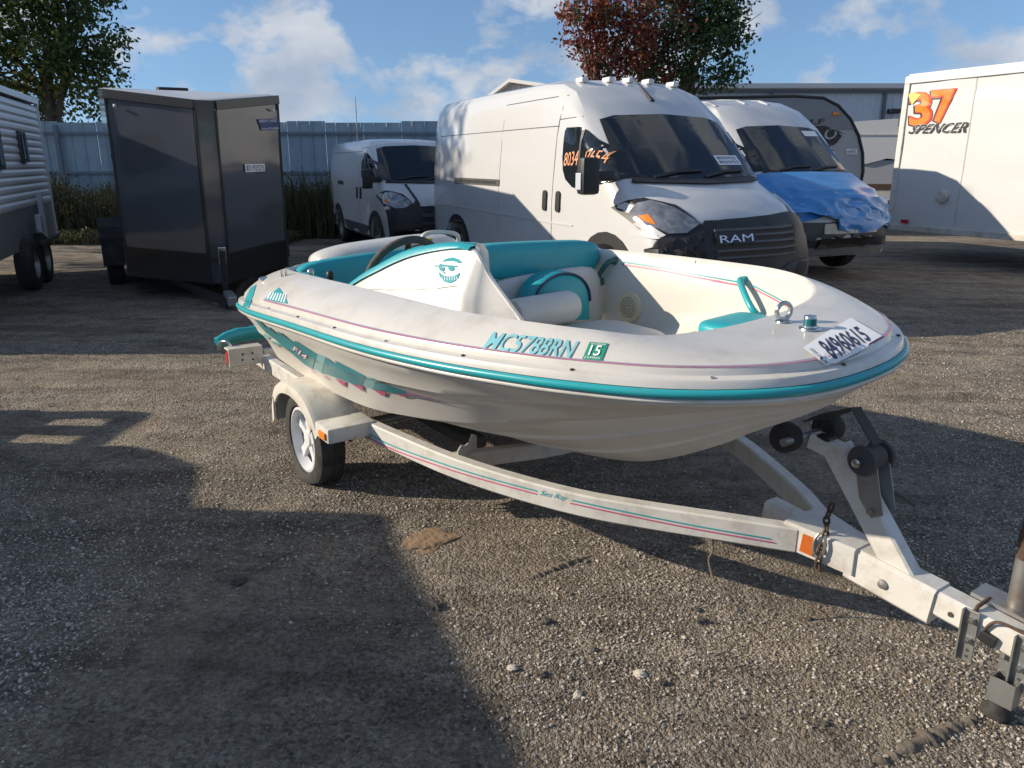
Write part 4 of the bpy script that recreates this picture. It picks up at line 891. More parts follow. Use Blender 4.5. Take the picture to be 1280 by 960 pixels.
# ------------------------------------------------------------------ white race trailer
def race_trailer():
    dr = Vector((.429, -.903, 0)); far = Vector((6.68, 13.85, 0)); yaw = math.atan2(dr.y, dr.x); Lx, z0, z1, wd = 7.2, .48, 2.98, 2.4
    t = thing('race_trailer', 'long white enclosed trailer with an orange racing number on its side', 'trailer', far, yaw)
    # local: x along the side towards the camera, the body lies on +y (left)
    rows = []
    for i in range(41):
        x = Lx * i / 40; rows.append([Vector((x, -.012 * noise.noise((x * 1.3, z * 1.9, 6)) - (.03 * max(0, noise.noise((x * 2.1, z * 3, 2))) if z > 2.4 else 0), z)) for z in np.linspace(z0, z1 - .1, 26)])
    sp = MB().loft(rows, cu=False).build('side_panel', 'box_white', t, smooth=60)
    MB().box((Lx / 2, wd / 2 + .02, (z0 + z1) / 2), (Lx, wd - .06, z1 - z0 - .02)).build('body', 'box_white', t)
    MB().box((Lx / 2, .0, z1 - .05), (Lx + .04, .08, .12), bev=.01).build('top_rail', 'shed_white', t)
    MB().box((Lx / 2, .0, z0 + .03), (Lx + .02, .06, .10), bev=.01).build('bottom_rail', 'trailer_dirty', t)
    MB().box((-.0, .005, (z0 + z1) / 2), (.10, .07, z1 - z0), bev=.01).build('corner_post', 'trailer_paint', t)
    MB().box((-.07, .02, 2.30), (.03, .08, .22), bev=.005).build('hinge', 'black_plastic', t)
    MB().box((Lx / 2, wd / 2, z1 + .02), (Lx, wd, .04)).build('roof', 'shed_white', t)
    q = MB(); q.lathe([(.11, 0), (.10, .05), (.07, .07)], (.95, -.01, 1.06), (0, -1, 0), 20); q.build('vent_cover', 'trailer_dirty', t, smooth=40)
    MB().box((.32, -.04, .62), (.14, .02, .06)).build('marker_lamp', 'red_lens', t)
    MB().box((Lx - 1.6, wd / 2, .42), (.8, wd, .12)).build('axle_frame', 'black_plastic', t)
    for x in (Lx - 2.1, Lx - 1.2, ):
        for y, a in ((.12, -1), (wd - .12, 1)): wheel(t, (x, y, .36), (0, a, 0), .36, .22, .2, 'rim_white')
    q = MB()
    for x in np.arange(.1, Lx, .15):
        for z in (z1 - .075, z0 + .05): q.lathe([(.008, 0), (.006, .004)], (x, -.041 if z > 1 else -.031, z), (0, -1, 0), 6)
    q.build('rivets', 'trailer_dirty', t, kind='stuff')
    for x in (1.22, 2.44, 3.66, 4.88): MB().box((x, -.013, (z0 + z1) / 2), (.006, .004, z1 - z0 - .2)).build('panel_joint', 'trailer_dirty', t)
    bvt = bvh_of(sp); cp = caster_px(t)
    def num(name, s_, q, m, off, dx=0, dy=0, bold=.0): return text(name, s_, [(a + dx, b_ + dy) for a, b_ in q], bvt, cp, m, t, off, .12, bold)
    q3 = [(1138, 159), (1170, 156), (1164, 113), (1131, 117)]; q7 = [(1168, 155), (1196, 152), (1197, 110), (1161, 113)]
    num('racing_number', '3', q3, 'black_print', .010, -2.0, 1.2, .06); num('racing_number', '7', q7, 'black_print', .010, -2.0, 1.2, .06)
    num('racing_number', '3', q3, 'red_print', .013, 0, 0, .05); num('racing_number', '7', q7, 'red_print', .013, 0, 0, .05)
    num('racing_number', '3', [(1138, 158), (1167, 155), (1161, 114), (1131, 118)], 'orange_print', .016, 0, 0, .02); num('racing_number', '7', [(1169, 154), (1193, 151), (1194, 111), (1162, 114)], 'orange_print', .016, 0, 0, .02)
    decal('paint_highlight', [[(1131, 119), (1142, 116), (1152, 118), (1147, 124), (1141, 131), (1138, 124)]], bvt, cp, 'gold_print', t, .019)
    sq = [(1135, 167), (1208, 165.5), (1212, 152), (1141, 156)]
    text('driver_name', 'SPENCER', [(a, b_) for a, b_ in sq], bvt, cp, 'shed_white', t, .021, .35, .05); text('driver_name', 'SPENCER', [(a + .4, b_ + .2) for a, b_ in sq], bvt, cp, 'black_print', t, .024, .35, .02)
    return t
race_trailer()

# ------------------------------------------------------------------ grey camper with rounded nose
def grey_camper():
    Y = 18.0; t = thing('grey_camper', 'grey camper trailer with rounded nose and wolf eye graphic behind the wrapped van', 'camper', (0, Y, 0))
    pr = [(3.4, .5), (3.4, 2.95), (6.2, 3.0), (6.85, 2.96), (7.2, 2.80), (7.5, 2.52), (7.72, 2.18), (7.86, 1.80), (7.92, 1.4), (7.88, .9), (7.7, .5)]
    b = MB(); b.loft([[(x, 0, z) for x, z in pr], [(x, 2.4, z) for x, z in pr]], caps=True); bo = b.build('body', 'camper_grey', t, smooth=25)
    up = [(3.4, 2.30), (3.4, 2.94), (6.2, 2.99), (6.84, 2.95), (7.19, 2.79), (7.49, 2.51), (7.63, 2.30)]
    MB().prism(up, (0, -.004, 0), (1, 0, 0), (0, 0, 1), .012).build('upper_band', 'camper_band', t)
    MB().tube([(x, -.01, z) for x, z in pr[1:]], .035, 8).build('edge_trim', 'black_plastic', t, smooth=50)
    MB().tube([(x, 2.41, z) for x, z in pr[1:]], .035, 8).build('edge_trim', 'black_plastic', t, smooth=50)
    bvt = bvh_of(bo); cp = caster_px(t)
    text('model_lettering', 'WOLF', [(975, 158), (1031, 155), (1031, 148), (975, 151)], bvt, cp, 'black_print', t, .022, .1, .02)
    eye = lambda rx, ry, cx=1038, cy=167: [[(cx + rx * math.cos(a), cy + ry * math.sin(a) - .25 * rx * math.cos(a)) for a in np.arange(0, 6.28, .35)]]
    decal('eye_graphic', [[(1015, 158), (1030, 157), (1044, 162), (1052, 170), (1046, 178), (1040, 182), (1030, 176), (1020, 168)]], bvt, cp, 'black_print', t, .020)
    decal('eye_graphic', eye(8, 7), bvt, cp, 'camper_grey', t, .024); decal('eye_graphic', eye(5, 5), bvt, cp, 'black_print', t, .028)
    decal('eye_graphic', [[(1024, 161), (1040, 160), (1056, 168), (1040, 163)]], bvt, cp, 'black_print', t, .024)
    o = decal('auction_label', [[(1057, 186), (1071, 186), (1071, 193), (1057, 193)]], bvt, cp, 'white_print', t, .022)
    text('label_number', '64592', [(1058.5, 192), (1069.5, 192), (1069.5, 187), (1058.5, 187)], bvt, cp, 'navy_print', o, .026)
    MB().box((7.15, -.03, 2.63), (.14, .05, .07), bev=.01).build('marker_lamp', 'amber', t)
    for x in (3.2, 4.1): wheel(t, (x, .12, .33), (0, -1, 0), .33, .2, .19, 'galvanised')
    MB().bar([(7.6, 1.2, .5), (9.0, 1.2, .5)], .12, .12).build('tongue', 'black_plastic', t)
grey_camper()
def damaged_camper():
    t = thing('damaged_camper', 'sunlit white camper with buckled panels and grey lower side beyond the grey camper', 'camper', (8.95, 21.2, 0), R(-14))
    # local: x to the right, -y faces the yard
    pr = [(-.1, 2.62), (.9, 2.68), (2.0, 2.72), (3.2, 2.72), (3.2, 1.62), (2.4, 1.68), (1.5, 1.62), (.9, 1.70), (.4, 1.56), (.05, 1.6)]
    MB().prism(pr, (0, 0, 0), (1, 0, 0), (0, 0, 1), -2.2).build('upper_panel', 'box_white', t)
    MB().box((1.6, 1.1, 1.35), (3.0, 2.1, .60)).build('lower_panel', 'camper_grey', t)
    MB().box((1.6, 1.1, .98), (3.04, 2.14, .14)).build('stripe', 'rusty', t)
    MB().box((1.6, 1.1, .70), (3.0, 2.1, .42)).build('skirt', 'trailer_dirty', t)
    MB().bar([(1.45, -.02, 1.64), (1.62, -.02, 2.5)], .02, .02, (0, 1, 0)).build('door_edge', 'van_seam', t); MB().bar([(.0, -.02, 2.30), (3.1, -.02, 2.28)], .018, .018).build('panel_joint', 'trailer_dirty', t)
    MB().box((2.1, .8, 2.86), (1.0, .7, .30), bev=.05).build('roof_unit', 'box_white', t)
    for x in (1.2, 2.0): wheel(t, (x, .1, .33), (0, -1, 0), .33, .2, .19, 'galvanised')
damaged_camper()

# ------------------------------------------------------------------ boat trailer
TX, TY = -.266, 4.286
tr = thing('boat_trailer', 'white single axle boat trailer with curved side rails and winch post', 'boat trailer', (TX, TY, 0), R(-55))
tpx = caster_px(tr)
railp = [(x, y, z - .026 * max(0, min(1, (2.1 - x) / .6))) for x, y, z in [(-1.25, -.80, .405), (-.5, -.80, .405), (.0, -.80, .40), (.32, -.805, .395), (.69, -.752, .388), (1.03, -.690, .384), (1.34, -.590, .378), (1.614, -.480, .374), (1.825, -.365, .370), (2.075, -.215, .368), (2.17, -.15, .367), (2.27, -.078, .366)]]
def cr(P, n=6):
    """smooth path through points"""
    P = [Vector(p) for p in P]; o = []
    for i in range(len(P) - 1):
        a, b, c, d = P[max(i - 1, 0)], P[i], P[i + 1], P[min(i + 2, len(P) - 1)]
        for k in range(n):
            t = k / n; o.append(.5 * ((2 * b) + (c - a) * t + (2 * a - 5 * b + 4 * c - d) * t * t + (3 * b - a - 3 * c + d) * t ** 3))
    o.append(P[-1]); return o
rl = MB().bar(cr(railp), .055, .092).build('side_rail', 'trailer_paint', tr, smooth=30)
MB().bar(cr([(x, -y, z) for x, y, z in railp]), .055, .092).build('side_rail', 'trailer_paint', tr, smooth=30)
brl = bvh_of(rl)
for nm, m, pts in (('teal_pinstripe', 'teal_print', [(432, 524), (484, 554), (554, 579.5), (610, 597), (671, 613.4)]), ('pink_pinstripe', 'pink_print', [(432, 529), (484, 558.5), (554, 584), (610, 601), (671, 617.3)]),
                   ('teal_pinstripe', 'teal_print', [(715, 625), (780, 639), (870, 657), (962, 673)]), ('pink_pinstripe', 'pink_print', [(713, 628.6), (780, 643), (870, 661), (968, 678)])):
    decal(nm, strip([(p.x, p.y) for p in cr([(a, b, 0) for a, b in pts], 5)], 1.5), brl, tpx, m, rl, .0025, 0, 8)
text('script_lettering', 'Sea Ray', [(674, 620), (709, 627.5), (710, 619.5), (676, 612)], brl, tpx, 'teal_print', rl, .0025, .45)
# tongue, sleeve, coupler
tz = lambda x: .374 - .095 * (x - 2.25)
def tp(x, y=0, dz=0): return Vector((x, y, tz(x) + dz))
MB().bar([tp(2.10), tp(3.30)], .078, .082).build('tongue', 'trailer_paint', tr, smooth=30)
slv = MB().loft([[tp(x, y_, dz + .002) for y_, dz in ((-hw_, -.047), (hw_, -.047), (hw_, .040), (hw_ - .008, .047), (-hw_ + .008, .047), (-hw_, .040))] for x, hw_ in ((2.235, .106), (2.30, .094), (2.47, .059))], caps=True).build('tongue_gusset', 'trailer_paint', tr, smooth=30)
q = MB(); d0 = (tp(2.72) - tp(2.44)).normalized(); q.bar([tp(2.44, 0, -.016), tp(2.72, 0, -.016)], .096, .122); so_ = q.build('tongue_sleeve', 'trailer_paint', tr, smooth=30)
for sy in (-1, 1): MB().lathe([(.016, 0), (.014, .008), (.002, .011)], tp(2.57, sy * .049, -.02), (0, sy, 0), 14).build('bolt', 'galvanised', so_, smooth=50)
MB().bar([tp(3.24, 0, .012), tp(3.52, 0, .012)], .10, .09).build('coupler', 'galvanised', tr, smooth=30)
MB().lathe([(.008, 0), (.008, .003)], tp(2.775, -.0395, -.005), (0, -1, 0), 10).build('bolt_hole', 'dark_hole', tr)
# orange reflector on the gusset
MB().box(tp(2.325, -.0925, .0), (.046, .006, .066), Matrix.Rotation(R(11), 4, 'Z') @ Matrix.Rotation(R(5.4), 4, 'Y'), .002).build('side_reflector', 'orange_reflector', tr)
# winch post
pb, pt_ = Vector((2.60, 0, .37)), Vector((2.33, 0, .70)); dp = (pt_ - pb).normalized()
q = MB(); q.bar([pb - dp * .03, pt_], .060, .088, (1, 0, .7)); q.bar([pt_ - dp * .02, pt_ + Vector((-.085, 0, .0))], .062, .055, (0, 0, 1)); q.build('winch_post', 'trailer_paint', tr, smooth=25)
nf = Vector((dp.z, 0, -dp.x))
wc = pb + dp * .35 + nf * .095
wi = bpy.data.objects.new('winch', None); C.objects.link(wi); wi.parent = tr
for sy in (-1, 1):
    q = MB(); base = pb + dp * .20 + Vector((0, sy * .036, 0)); pl_ = [(-.02, .012), (.05, .01), (.165, .06), (.16, .105), (.11, .115), (-.025, .055)]
    q.prism(pl_, base, dp, nf, .005); q.build('winch_plate', 'galvanised', wi)
    q = MB(); q.lathe([(.046, -.009), (.050, 0), (.046, .009), (.02, .012)], wc + Vector((0, sy * .052, 0)), (0, sy, 0), 26); q.build('winch_spool_flange', 'grey_plastic', wi, smooth=40)
    MB().lathe([(.012, 0), (.010, .008)], pb + dp * .20 + nf * .025 + Vector((0, sy * .042, 0)), (0, sy, 0), 6).build('bolt', 'steel', wi)
MB().lathe([(.038, -.03), (.040, .0), (.038, .03)], wc, (0, 1, 0), 26).build('strap_roll', 'worn_grip', wi, smooth=40)
MB().lathe([(.014, 0), (.014, .03), (.006, .033)], wc + Vector((0, -.06, 0)), (0, -1, 0), 14).build('winch_hub', 'steel', wi, smooth=40)
rc = pt_ + Vector((-.10, 0, .015))
MB().bar([wc + nf * .040 + dp * .03, wc + dp * .16 + nf * .035, rc + Vector((.03, .02, .065)), rc + Vector((-.03, .02, .035))], .05, .006, nf).build('winch_strap', 'wood_carpet', wi)
MB().bar([(2.46, .04, .60), (2.52, .07, .58), (2.56, .10, .55)], .02, .008).build('strap_tail', 'wood_carpet', wi)
for y, dx, dz in ((-.085, -.035, -.005), (.085, .01, .01)):
    MB().lathe([(.012, -.036), (.043, -.034), (.050, -.022), (.052, 0), (.050, .022), (.043, .034), (.012, .036)], rc + Vector((dx, y, dz)), (0, 1, 0), 24).build('bow_roller', 'rubber', tr, smooth=40)
MB().lathe([(.014, -.15), (.014, .15)], rc, (0, 1, 0), 12).build('roller_shaft', 'galvanised', tr)
MB().box(rc + Vector((.05, 0, -.015)), (.07, .055, .05), bev=.008).build('roller_bracket', 'black_plastic', tr)
# jack and its clamp plates
jk = bpy.data.objects.new('tongue_jack', None); C.objects.link(jk); jk.parent = tr
J = Vector((2.90, .085, 0))
MB().lathe([(.030, .30), (.030, .56), (.034, .565), (.034, .60), (.031, .605), (.031, .66)], J, (0, 0, 1), 22).build('jack_tube', 'rusty', jk, smooth=40)
MB().lathe([(.032, .31), (.032, .52)], J, (0, 0, 1), 22).build('jack_sleeve', 'galvanised', jk, smooth=40)
MB().lathe([(.022, .06), (.022, .31)], J, (0, 0, 1), 18).build('jack_inner_tube', 'galvanised', jk, smooth=40)
MB().lathe([(.045, 0), (.045, .012), (.03, .03), (.026, .07)], J, (0, 0, 1), 22).build('jack_foot', 'rubber', jk, smooth=40)
MB().box(tp(2.90, .075, .050) , (.22, .09, .012), Matrix.Rotation(R(5.4), 4, 'Y')).build('mounting_plate', 'galvanised', jk)
for x in (2.835, 2.975):
    pz = tp(x, -.046, -.035); q = MB(); q.box(pz, (.040, .006, .165), bev=.002); q.box(pz + Vector((-.02, -.008, 0)), (.005, .02, .165)); po = q.build('clamp_plate', 'galvanised', jk)
    for dz in (.055, -.010):
        MB().lathe([(.011, 0), (.011, .008), (.006, .009), (.006, .020)], pz + Vector((.004, -.003, dz)), (0, -1, 0), 6).build('bolt', 'steel', po)
    for dz in (-.045, -.065): MB().lathe([(.005, 0), (.005, .001)], pz + Vector((.004, -.0032, dz)), (0, -1, 0), 10).build('hole', 'dark_hole', po)
    MB().tube([pz + Vector((0, .01, .075)), tp(x, -.02, .052), tp(x, .05, .054)], .006, 8).build('u_bolt', 'rusty', po, smooth=50)
q = MB(); cpos = tp(2.955, -.062, -.125)
for a, b_ in (((0, -.022, 0), (.065, .005, .075)), ((0, .022, .02), (.065, .005, .11)), ((-.03, 0, 0), (.005, .044, .075)), ((.03, 0, 0), (.005, .044, .075)), ((0, 0, -.037), (.065, .044, .005))): q.box(cpos + Vector(a), b_)
q.build('chock_pocket', 'galvanised', jk)
MB().box(tp(2.885, -.047, -.012), (.045, .016, .034), Matrix.Rotation(R(12), 4, 'Y'), .004).build('wire_plug', 'black_plastic', tr)
for k in range(4): MB().lathe([(.0028, 0), (.0025, .016)], tp(2.872 + k * .010, -.047, -.030), (0, 0, -1), 6).build('plug_pin', 'steel', tr)
MB().tube(cr([tp(2.87, -.047, .004), tp(2.90, -.05, .052), tp(2.97, -.045, .058), tp(3.08, -.03, .052), tp(3.28, -.045, .05)]), .0045, 6).build('trailer_wire', 'rusty', tr, smooth=50)
# safety chain hanging on the gusset
def chain(name, pts, m, parent, r=.004, ln=.03):
    P = cr(pts, 8); L_ = [0]
    for a, b in zip(P, P[1:]): L_.append(L_[-1] + (b - a).length)
    n = int(L_[-1] / (ln * .68)); b = MB()
    for k in range(n):
        s_ = (k + .5) / n * L_[-1]; i = max(j for j in range(len(P) - 1) if L_[j] <= s_); c_ = P[i].lerp(P[i + 1], (s_ - L_[i]) / max(1e-6, L_[i + 1] - L_[i])); d = (P[i + 1] - P[i]).normalized(); u_ = d.cross(Vector((.3, 1, .2))).normalized(); u_ = u_ if k % 2 else d.cross(u_)
        b.tube([c_ + d * ln * .5 * math.cos(a) + u_ * ln * .3 * math.sin(a) for a in np.arange(0, 6.2, .7)], r, 5, closed=True)
    b.build(name, m, parent, smooth=50)
chain('safety_chain', [tp(2.34, .0, .13), tp(2.345, -.03, .09), tp(2.365, -.060, .055), tp(2.37, -.090, .0), tp(2.37, -.092, -.07)], 'rusty', tr, .0045, .032)
MB().tube(cr([tp(2.36, -.088, .06), tp(2.350, -.096, .03), tp(2.354, -.096, -.015), tp(2.375, -.092, -.02), tp(2.385, -.090, .02), tp(2.38, -.086, .062)]), .005, 6).build('chain_hook', 'galvanised', tr, smooth=50)
MB().tube(cr([(2.03, -.215, .33), (2.04, -.225, .26), (2.03, -.23, .22), (2.06, -.235, .16)]), .0035, 6).build('loose_wire', 'dry_twig', tr, smooth=50)
# cross members, bunks, axle
MB().bar(cr([(.98, -.70, .36), (.95, -.45, .325), (.95, 0, .285), (.95, .45, .325), (.98, .70, .36)]), .05, .075).build('crossmember', 'trailer_dirty', tr, smooth=30)
MB().bar([(-1.18, -.80, .405), (-1.18, .80, .405)], .07, .09).build('rear_crossmember', 'trailer_dirty', tr, smooth=30)
MB().lathe([(.028, -.82), (.028, .82)], (0, 0, .25), (0, 1, 0), 14).build('axle', 'galvanised', tr)
for sy in (-1, 1):
    MB().bar([(-1.1, sy * .40, .33), (.75, sy * .40, .315)], .10, .05).build('bunk', 'wood_carpet', tr)
    q = MB(); q.prism([(-.085, 0), (.085, 0), (.085, .07), (.055, .085), (.02, .072), (-.02, .075), (-.045, .105), (-.085, .085)], (.985, sy * .60, .352), (math.cos(R(60 * sy)), math.sin(R(60 * sy)), 0), (0, 0, 1), .006); bro = q.build('roller_bracket_plate', 'trailer_dirty', tr)
    for k in (-.05, .045): MB().lathe([(.009, 0), (.009, .006)], (.97 + k * .3, sy * (.62 - k), .335), (1, 0, 0), 8).build('bolt', 'rusty', tr)
    # tail light outrigger
    q = MB(); q.box((-1.10, sy * .93, .435), (.012, .21, .105), bev=.003); q.box((-1.14, sy * .93, .49), (.09, .21, .012), bev=.003); q.build('tail_light_bracket', 'trailer_dirty', tr)
    MB().box((-1.165, sy * .995, .43), (.05, .075, .08), bev=.012).build('tail_light', 'red_lens', tr, smooth=40)
    for a, b_ in ((-.03, .02), (.03, .02), (-.03, -.02), (.035, -.015)): MB().lathe([(.007, 0), (.007, .002)], (-1.0935, sy * (.92 + a), .435 + b_), (1, 0, 0), 8).build('bolt_hole', 'dark_hole', tr)
    MB().tube(cr([(-1.18, sy * .98, .47), (-1.20, sy * 1.01, .52), (-1.26, sy * 1.03, .51), (-1.30, sy * 1.04, .46)]), .012, 8).build('guide_arm', 'steel', tr, smooth=50)
    # fender: flat top arch with outer skirt and a front step
    arch = [(-.36, .27), (-.35, .37), (-.30, .45), (-.20, .505), (-.05, .525), (.08, .515), (.18, .48), (.255, .425), (.30, .375), (.315, .365)]
    A_ = [(p.x, p.z) for p in cr([(x, 0, z) for x, z in arch], 3)]
    yi, yo = sy * .80, sy * 1.03
    rings = []
    for i, (x, z) in enumerate(A_):
        dx, dz = -x * .13, -.02
        rings.append([Vector((x, yi, z)), Vector((x, sy * 1.0, z)), Vector((x * .985, sy * 1.022, z - .012)), Vector((x * .95, yo, z - .035)), Vector((x * .86, yo, z - .06 if z > .40 else z - .0)), Vector((x * .85, yo - sy * .012, z - .06 if z > .40 else z)), Vector((x * .94, sy * 1.0, z - .02)), Vector((x * .97, yi, z - .012))])
    fd = MB().loft(rings, caps=True).build('fender', 'trailer_dirty', tr, smooth=38)
    st_ = MB(); st_.box((.375, sy * .905, .385), (.165, .245, .075), bev=.016); stp = st_.build('fender_step', 'trailer_paint', fd, smooth=40)
    MB().box((.40, sy * 1.031, .382), (.075, .012, .034), bev=.004).build('amber_marker', 'amber', fd)
    for k in (-.07, .07): MB().lathe([(.008, 0), (.008, .03)], (.38, sy * (.93 + k * .6), .345), (0, 0, -1), 8).build('bolt', 'black_plastic', fd)
    wh = wheel(tr, (-.02, sy * .918, .222 if sy < 0 else .258), (0, sy, 0), .258, .14, .172, 'rim_white', 5)
    if sy < 0:                                                  # the near tyre has gone flat
        for ch in wh.children:
            if ch.name.startswith('tyre'):
                for v in ch.data.vertices:
                    d = .05 - v.co.z
                    if d > 0: v.co.y += math.copysign(min(.03, d * .4), v.co.y + .918); v.co.z = max(.003, .05 - d * .58)

# teal rolled cover lying on the rear of the trailer
q = MB(); pts = cr([(-1.30, -1.04, .50), (-1.33, -.96, .53), (-1.33, -.8, .545), (-1.32, -.5, .53), (-1.32, -.2, .50)], 5)
q.tube(pts, [.034 + .010 * noise.noise((i * .5, 0, 3)) for i in range(len(pts))], 14)
pts = cr([(-1.40, -1.01, .48), (-1.41, -.85, .50), (-1.43, -.5, .49), (-1.43, -.2, .47)], 5); q.tube(pts, [.036 + .010 * noise.noise((i * .6, 4, 3)) for i in range(len(pts))], 14)
rc_ = tag(q.build('rolled_cover', 'teal_vinyl', smooth=60), 'rolled teal vinyl cover lying across the rear end of the boat trailer', 'cover'); rc_.matrix_world = MW[tr.name]

# ------------------------------------------------------------------ the jet boat
HEEL = R(3.41)                                                    # the near tyre is flat, so the boat leans to starboard
bt = thing('jet_boat', 'small white and teal open bow jet boat sitting on a trailer', 'boat', (0, 0, 0), rot=Matrix.Translation((-.369, 4.033, .9)) @ Matrix.Rotation(R(-53.92), 4, 'Z') @ Matrix.Rotation(HEEL, 4, 'X') @ Matrix.Translation((0, 0, -.9)))
bpx = caster_px(bt)
def resample(P, n):
    P = np.array(P, float); d = np.r_[0, np.cumsum(np.linalg.norm(np.diff(P, axis=0), axis=1))]; t = np.linspace(0, d[-1], n)
    return np.c_[[np.interp(t, d, P[:, k]) for k in range(P.shape[1])]].T
def crn(P, n=8): return np.array([tuple(p) for p in cr(P, n)])
zrail = lambda x: .851 + .179 * (x + 1.25) / 3.76 + .195 * (x + 1.25) / 3.76 * (1 - (x + 1.25) / 3.76)
RT = [(-.98, .72), (-.95, .775), (-.80, .825), (-.5, .87), (-.25, .885), (0, .893), (.8, .90), (1.3, .845), (1.672, .745), (1.93, .637), (2.101, .535), (2.24, .40), (2.325, .265), (2.362, .13), (2.37, 0)]
OT = [(-.74, .50, 1.07), (-.68, .575, 1.074), (-.4, .615, 1.09), (0, .65, 1.112), (.3, .665, 1.126), (.5, .67, 1.132), (.9, .675, 1.142), (1.3, .66, 1.148), (1.6, .61, 1.155), (1.8, .53, 1.15), (1.92, .40, 1.13), (1.97, .2, 1.12), (1.985, 0, 1.118)]
NS, NB = 12, 76
rs = crn([(x, y, 0) for x, y in RT]); rs[:, 2] = [zrail(x) for x in rs[:, 0]]; os_ = crn(OT)
Rh = np.vstack([resample([(-.98, 0, rs[0][2] + .01), tuple(rs[0])], NS)[:-1], resample(rs, NB)])
ostern = [(-.78, y, 1.09 - .02 * (y / .5) ** 2) for y in np.linspace(0, .46, 8)] + [tuple(os_[0])]
Oh = np.vstack([resample(ostern, NS)[:-1], resample(os_, NB)])
def full(hf):
    m_ = hf[::-1][1:-1].copy(); m_[:, 1] *= -1; return np.vstack([hf, m_])        # port half stern -> bow, then starboard half back
RR, OO = full(Rh), full(Oh); NL = len(RR)
def inward(P):
    t = np.roll(P, -1, 0) - np.roll(P, 1, 0); n = np.c_[t[:, 1], -t[:, 0]]; n /= np.linalg.norm(n, axis=1)[:, None] + 1e-9
    c = P[:, :2].mean(0); s_ = np.sign(((c - P[:, :2]) * n).sum(1)); return np.c_[n * s_[:, None], np.zeros(len(P))]
# smoothed inward normals
def sm(n, it=4):
    for _ in range(it): n = (np.roll(n, 1, 0) + 2 * n + np.roll(n, -1, 0)) / 4; n /= np.linalg.norm(n, axis=1)[:, None] + 1e-9
    return n
nR, nO = sm(inward(RR)), sm(inward(OO)); Z = np.array([0, 0, 1.])
lip = [RR + Z * .008, RR + nR * .004 + Z * .026, RR + nR * .008 + Z * .031, RR + nR * .034 + Z * .036, RR + nR * .037 + Z * .046, RR + nR * .041 + Z * .056]
base_ = lip[-1]
def D(t):                                                       # deck surface between the rail ledge and the cockpit edge
    wh = .62 * t + .38 * (1 - math.cos(t * math.pi / 2)); wv = .55 * t + .45 * math.sin(t * math.pi / 2); r = base_ + (OO - base_) * wh; r[:, 2] = base_[:, 2] + (OO[:, 2] - base_[:, 2]) * wv; return r
rows = lip + [D(t) for t in np.linspace(.03, .97, 26)] + [OO - Z * .0, OO + nO * .014 - Z * .010, OO + nO * .022 - Z * .030]
b = MB(); b.loft([[tuple(p) for p in r] for r in rows]); deck = b.build('deck', 'gelcoat', bt, smooth=40); bdk = bvh_of(deck)
edge = rows[-1]; b = MB()
def wallrow(ins, z): r = edge + nO * ins; r[:, 2] = z if not hasattr(z, '__len__') else z; return r
lw = [edge]
zfl = lambda x: np.interp(x, [-.8, .3, .8, 1.2, 1.6, 2.0], [.62, .63, .72, .84, .97, 1.03])          # the cockpit sole climbs with the hull
for f_ in (.2, .45, .7, .9): r = edge + nO * (.015 + .05 * f_); r[:, 2] = edge[:, 2] * (1 - f_) + zfl(edge[:, 0]) * f_; lw.append(r)
r = edge + nO * .13; r[:, 2] = zfl(edge[:, 0]) - .03; lw.append(r)
r = edge + nO * .20; r[:, 2] = .60; r[:, :2] = r[:, :2] * .35 + r[:, :2].mean(0) * .65; lw.append(r)
b.loft([[tuple(p) for p in q_] for q_ in lw]); nv = len(b.v); b.f.append(tuple(range(nv - NL, nv))); lin = b.build('cockpit_liner', 'liner', bt, smooth=50); bln = bvh_of(lin)
# rub rail with its white lower trim
rail_prof = [(-.010, .009), (.005, .0135), (.013, .009), (.0155, 0), (.013, -.009), (.005, -.0135), (-.010, -.009)]
b = MB(); b.loft([[tuple(RR[i] - nR[i] * a + Z * (h - .006)) for a, h in rail_prof] for i in range(NL)], cv=True); rub = b.build('rub_rail', 'teal_rubber', bt, smooth=60)
b = MB(); b.loft([[tuple(RR[i] - nR[i] * a + Z * (h - .028)) for a, h in ((-.02, .009), (.004, .007), (.008, 0), (.004, -.007), (-.02, -.009))] for i in range(NL)], cv=True); b.build('rail_lower_trim', 'gelcoat', bt, smooth=60)
# hull: rail -> knuckle -> chine -> keel
CT = [(-.95, .60, .515), (-.33, .63, .52), (.1, .64, .535), (.5, .64, .572), (1.0, .605, .655), (1.3, .545, .715), (1.7, .385, .80), (2.0, .20, .862), (2.2, .07, .895), (2.27, 0, .912)]
KT = [(-.95, 0, .34), (.4, 0, .335), (.935, 0, .352), (1.222, 0, .392), (1.446, 0, .446), (1.632, 0, .522), (1.865, 0, .65), (1.966, 0, .718), (2.157, 0, .832), (2.27, 0, .908)]
Rs, Cs, Ks = Rh[NS - 1:], resample(crn(CT), NB), resample(crn(KT), NB)
nRs = nR[NS - 1:NS - 1 + NB]
secs = []
for i in range(NB):
    Rp, Cp, Kp = Rs[i], Cs[i], Ks[i]; up_ = Rp + nRs[i] * .012 - Z * .045; q = i / (NB - 1); k_ = max(0, 1 - q ** 6)
    pts = [Rp + nRs[i] * .004 - Z * .02, up_]
    for f_, o_ in ((.14, -.006), (.28, -.003), (.385, .005), (.405, -.001), (.6, -.003), (.8, .006), (.985, .012)): pts.append(up_ + (Cp - up_) * f_ - nRs[i] * o_ * k_)
    pts += [Cp, Cp + (Kp - Cp) * .07 - Z * .004 * k_, Cp + (Kp - Cp) * .34 + Z * .004 * k_, Cp + (Kp - Cp) * .36 - Z * .010 * k_, Cp + (Kp - Cp) * .68 + Z * 0, Cp + (Kp - Cp) * .70 - Z * .012 * k_, Kp]
    secs.append(pts)
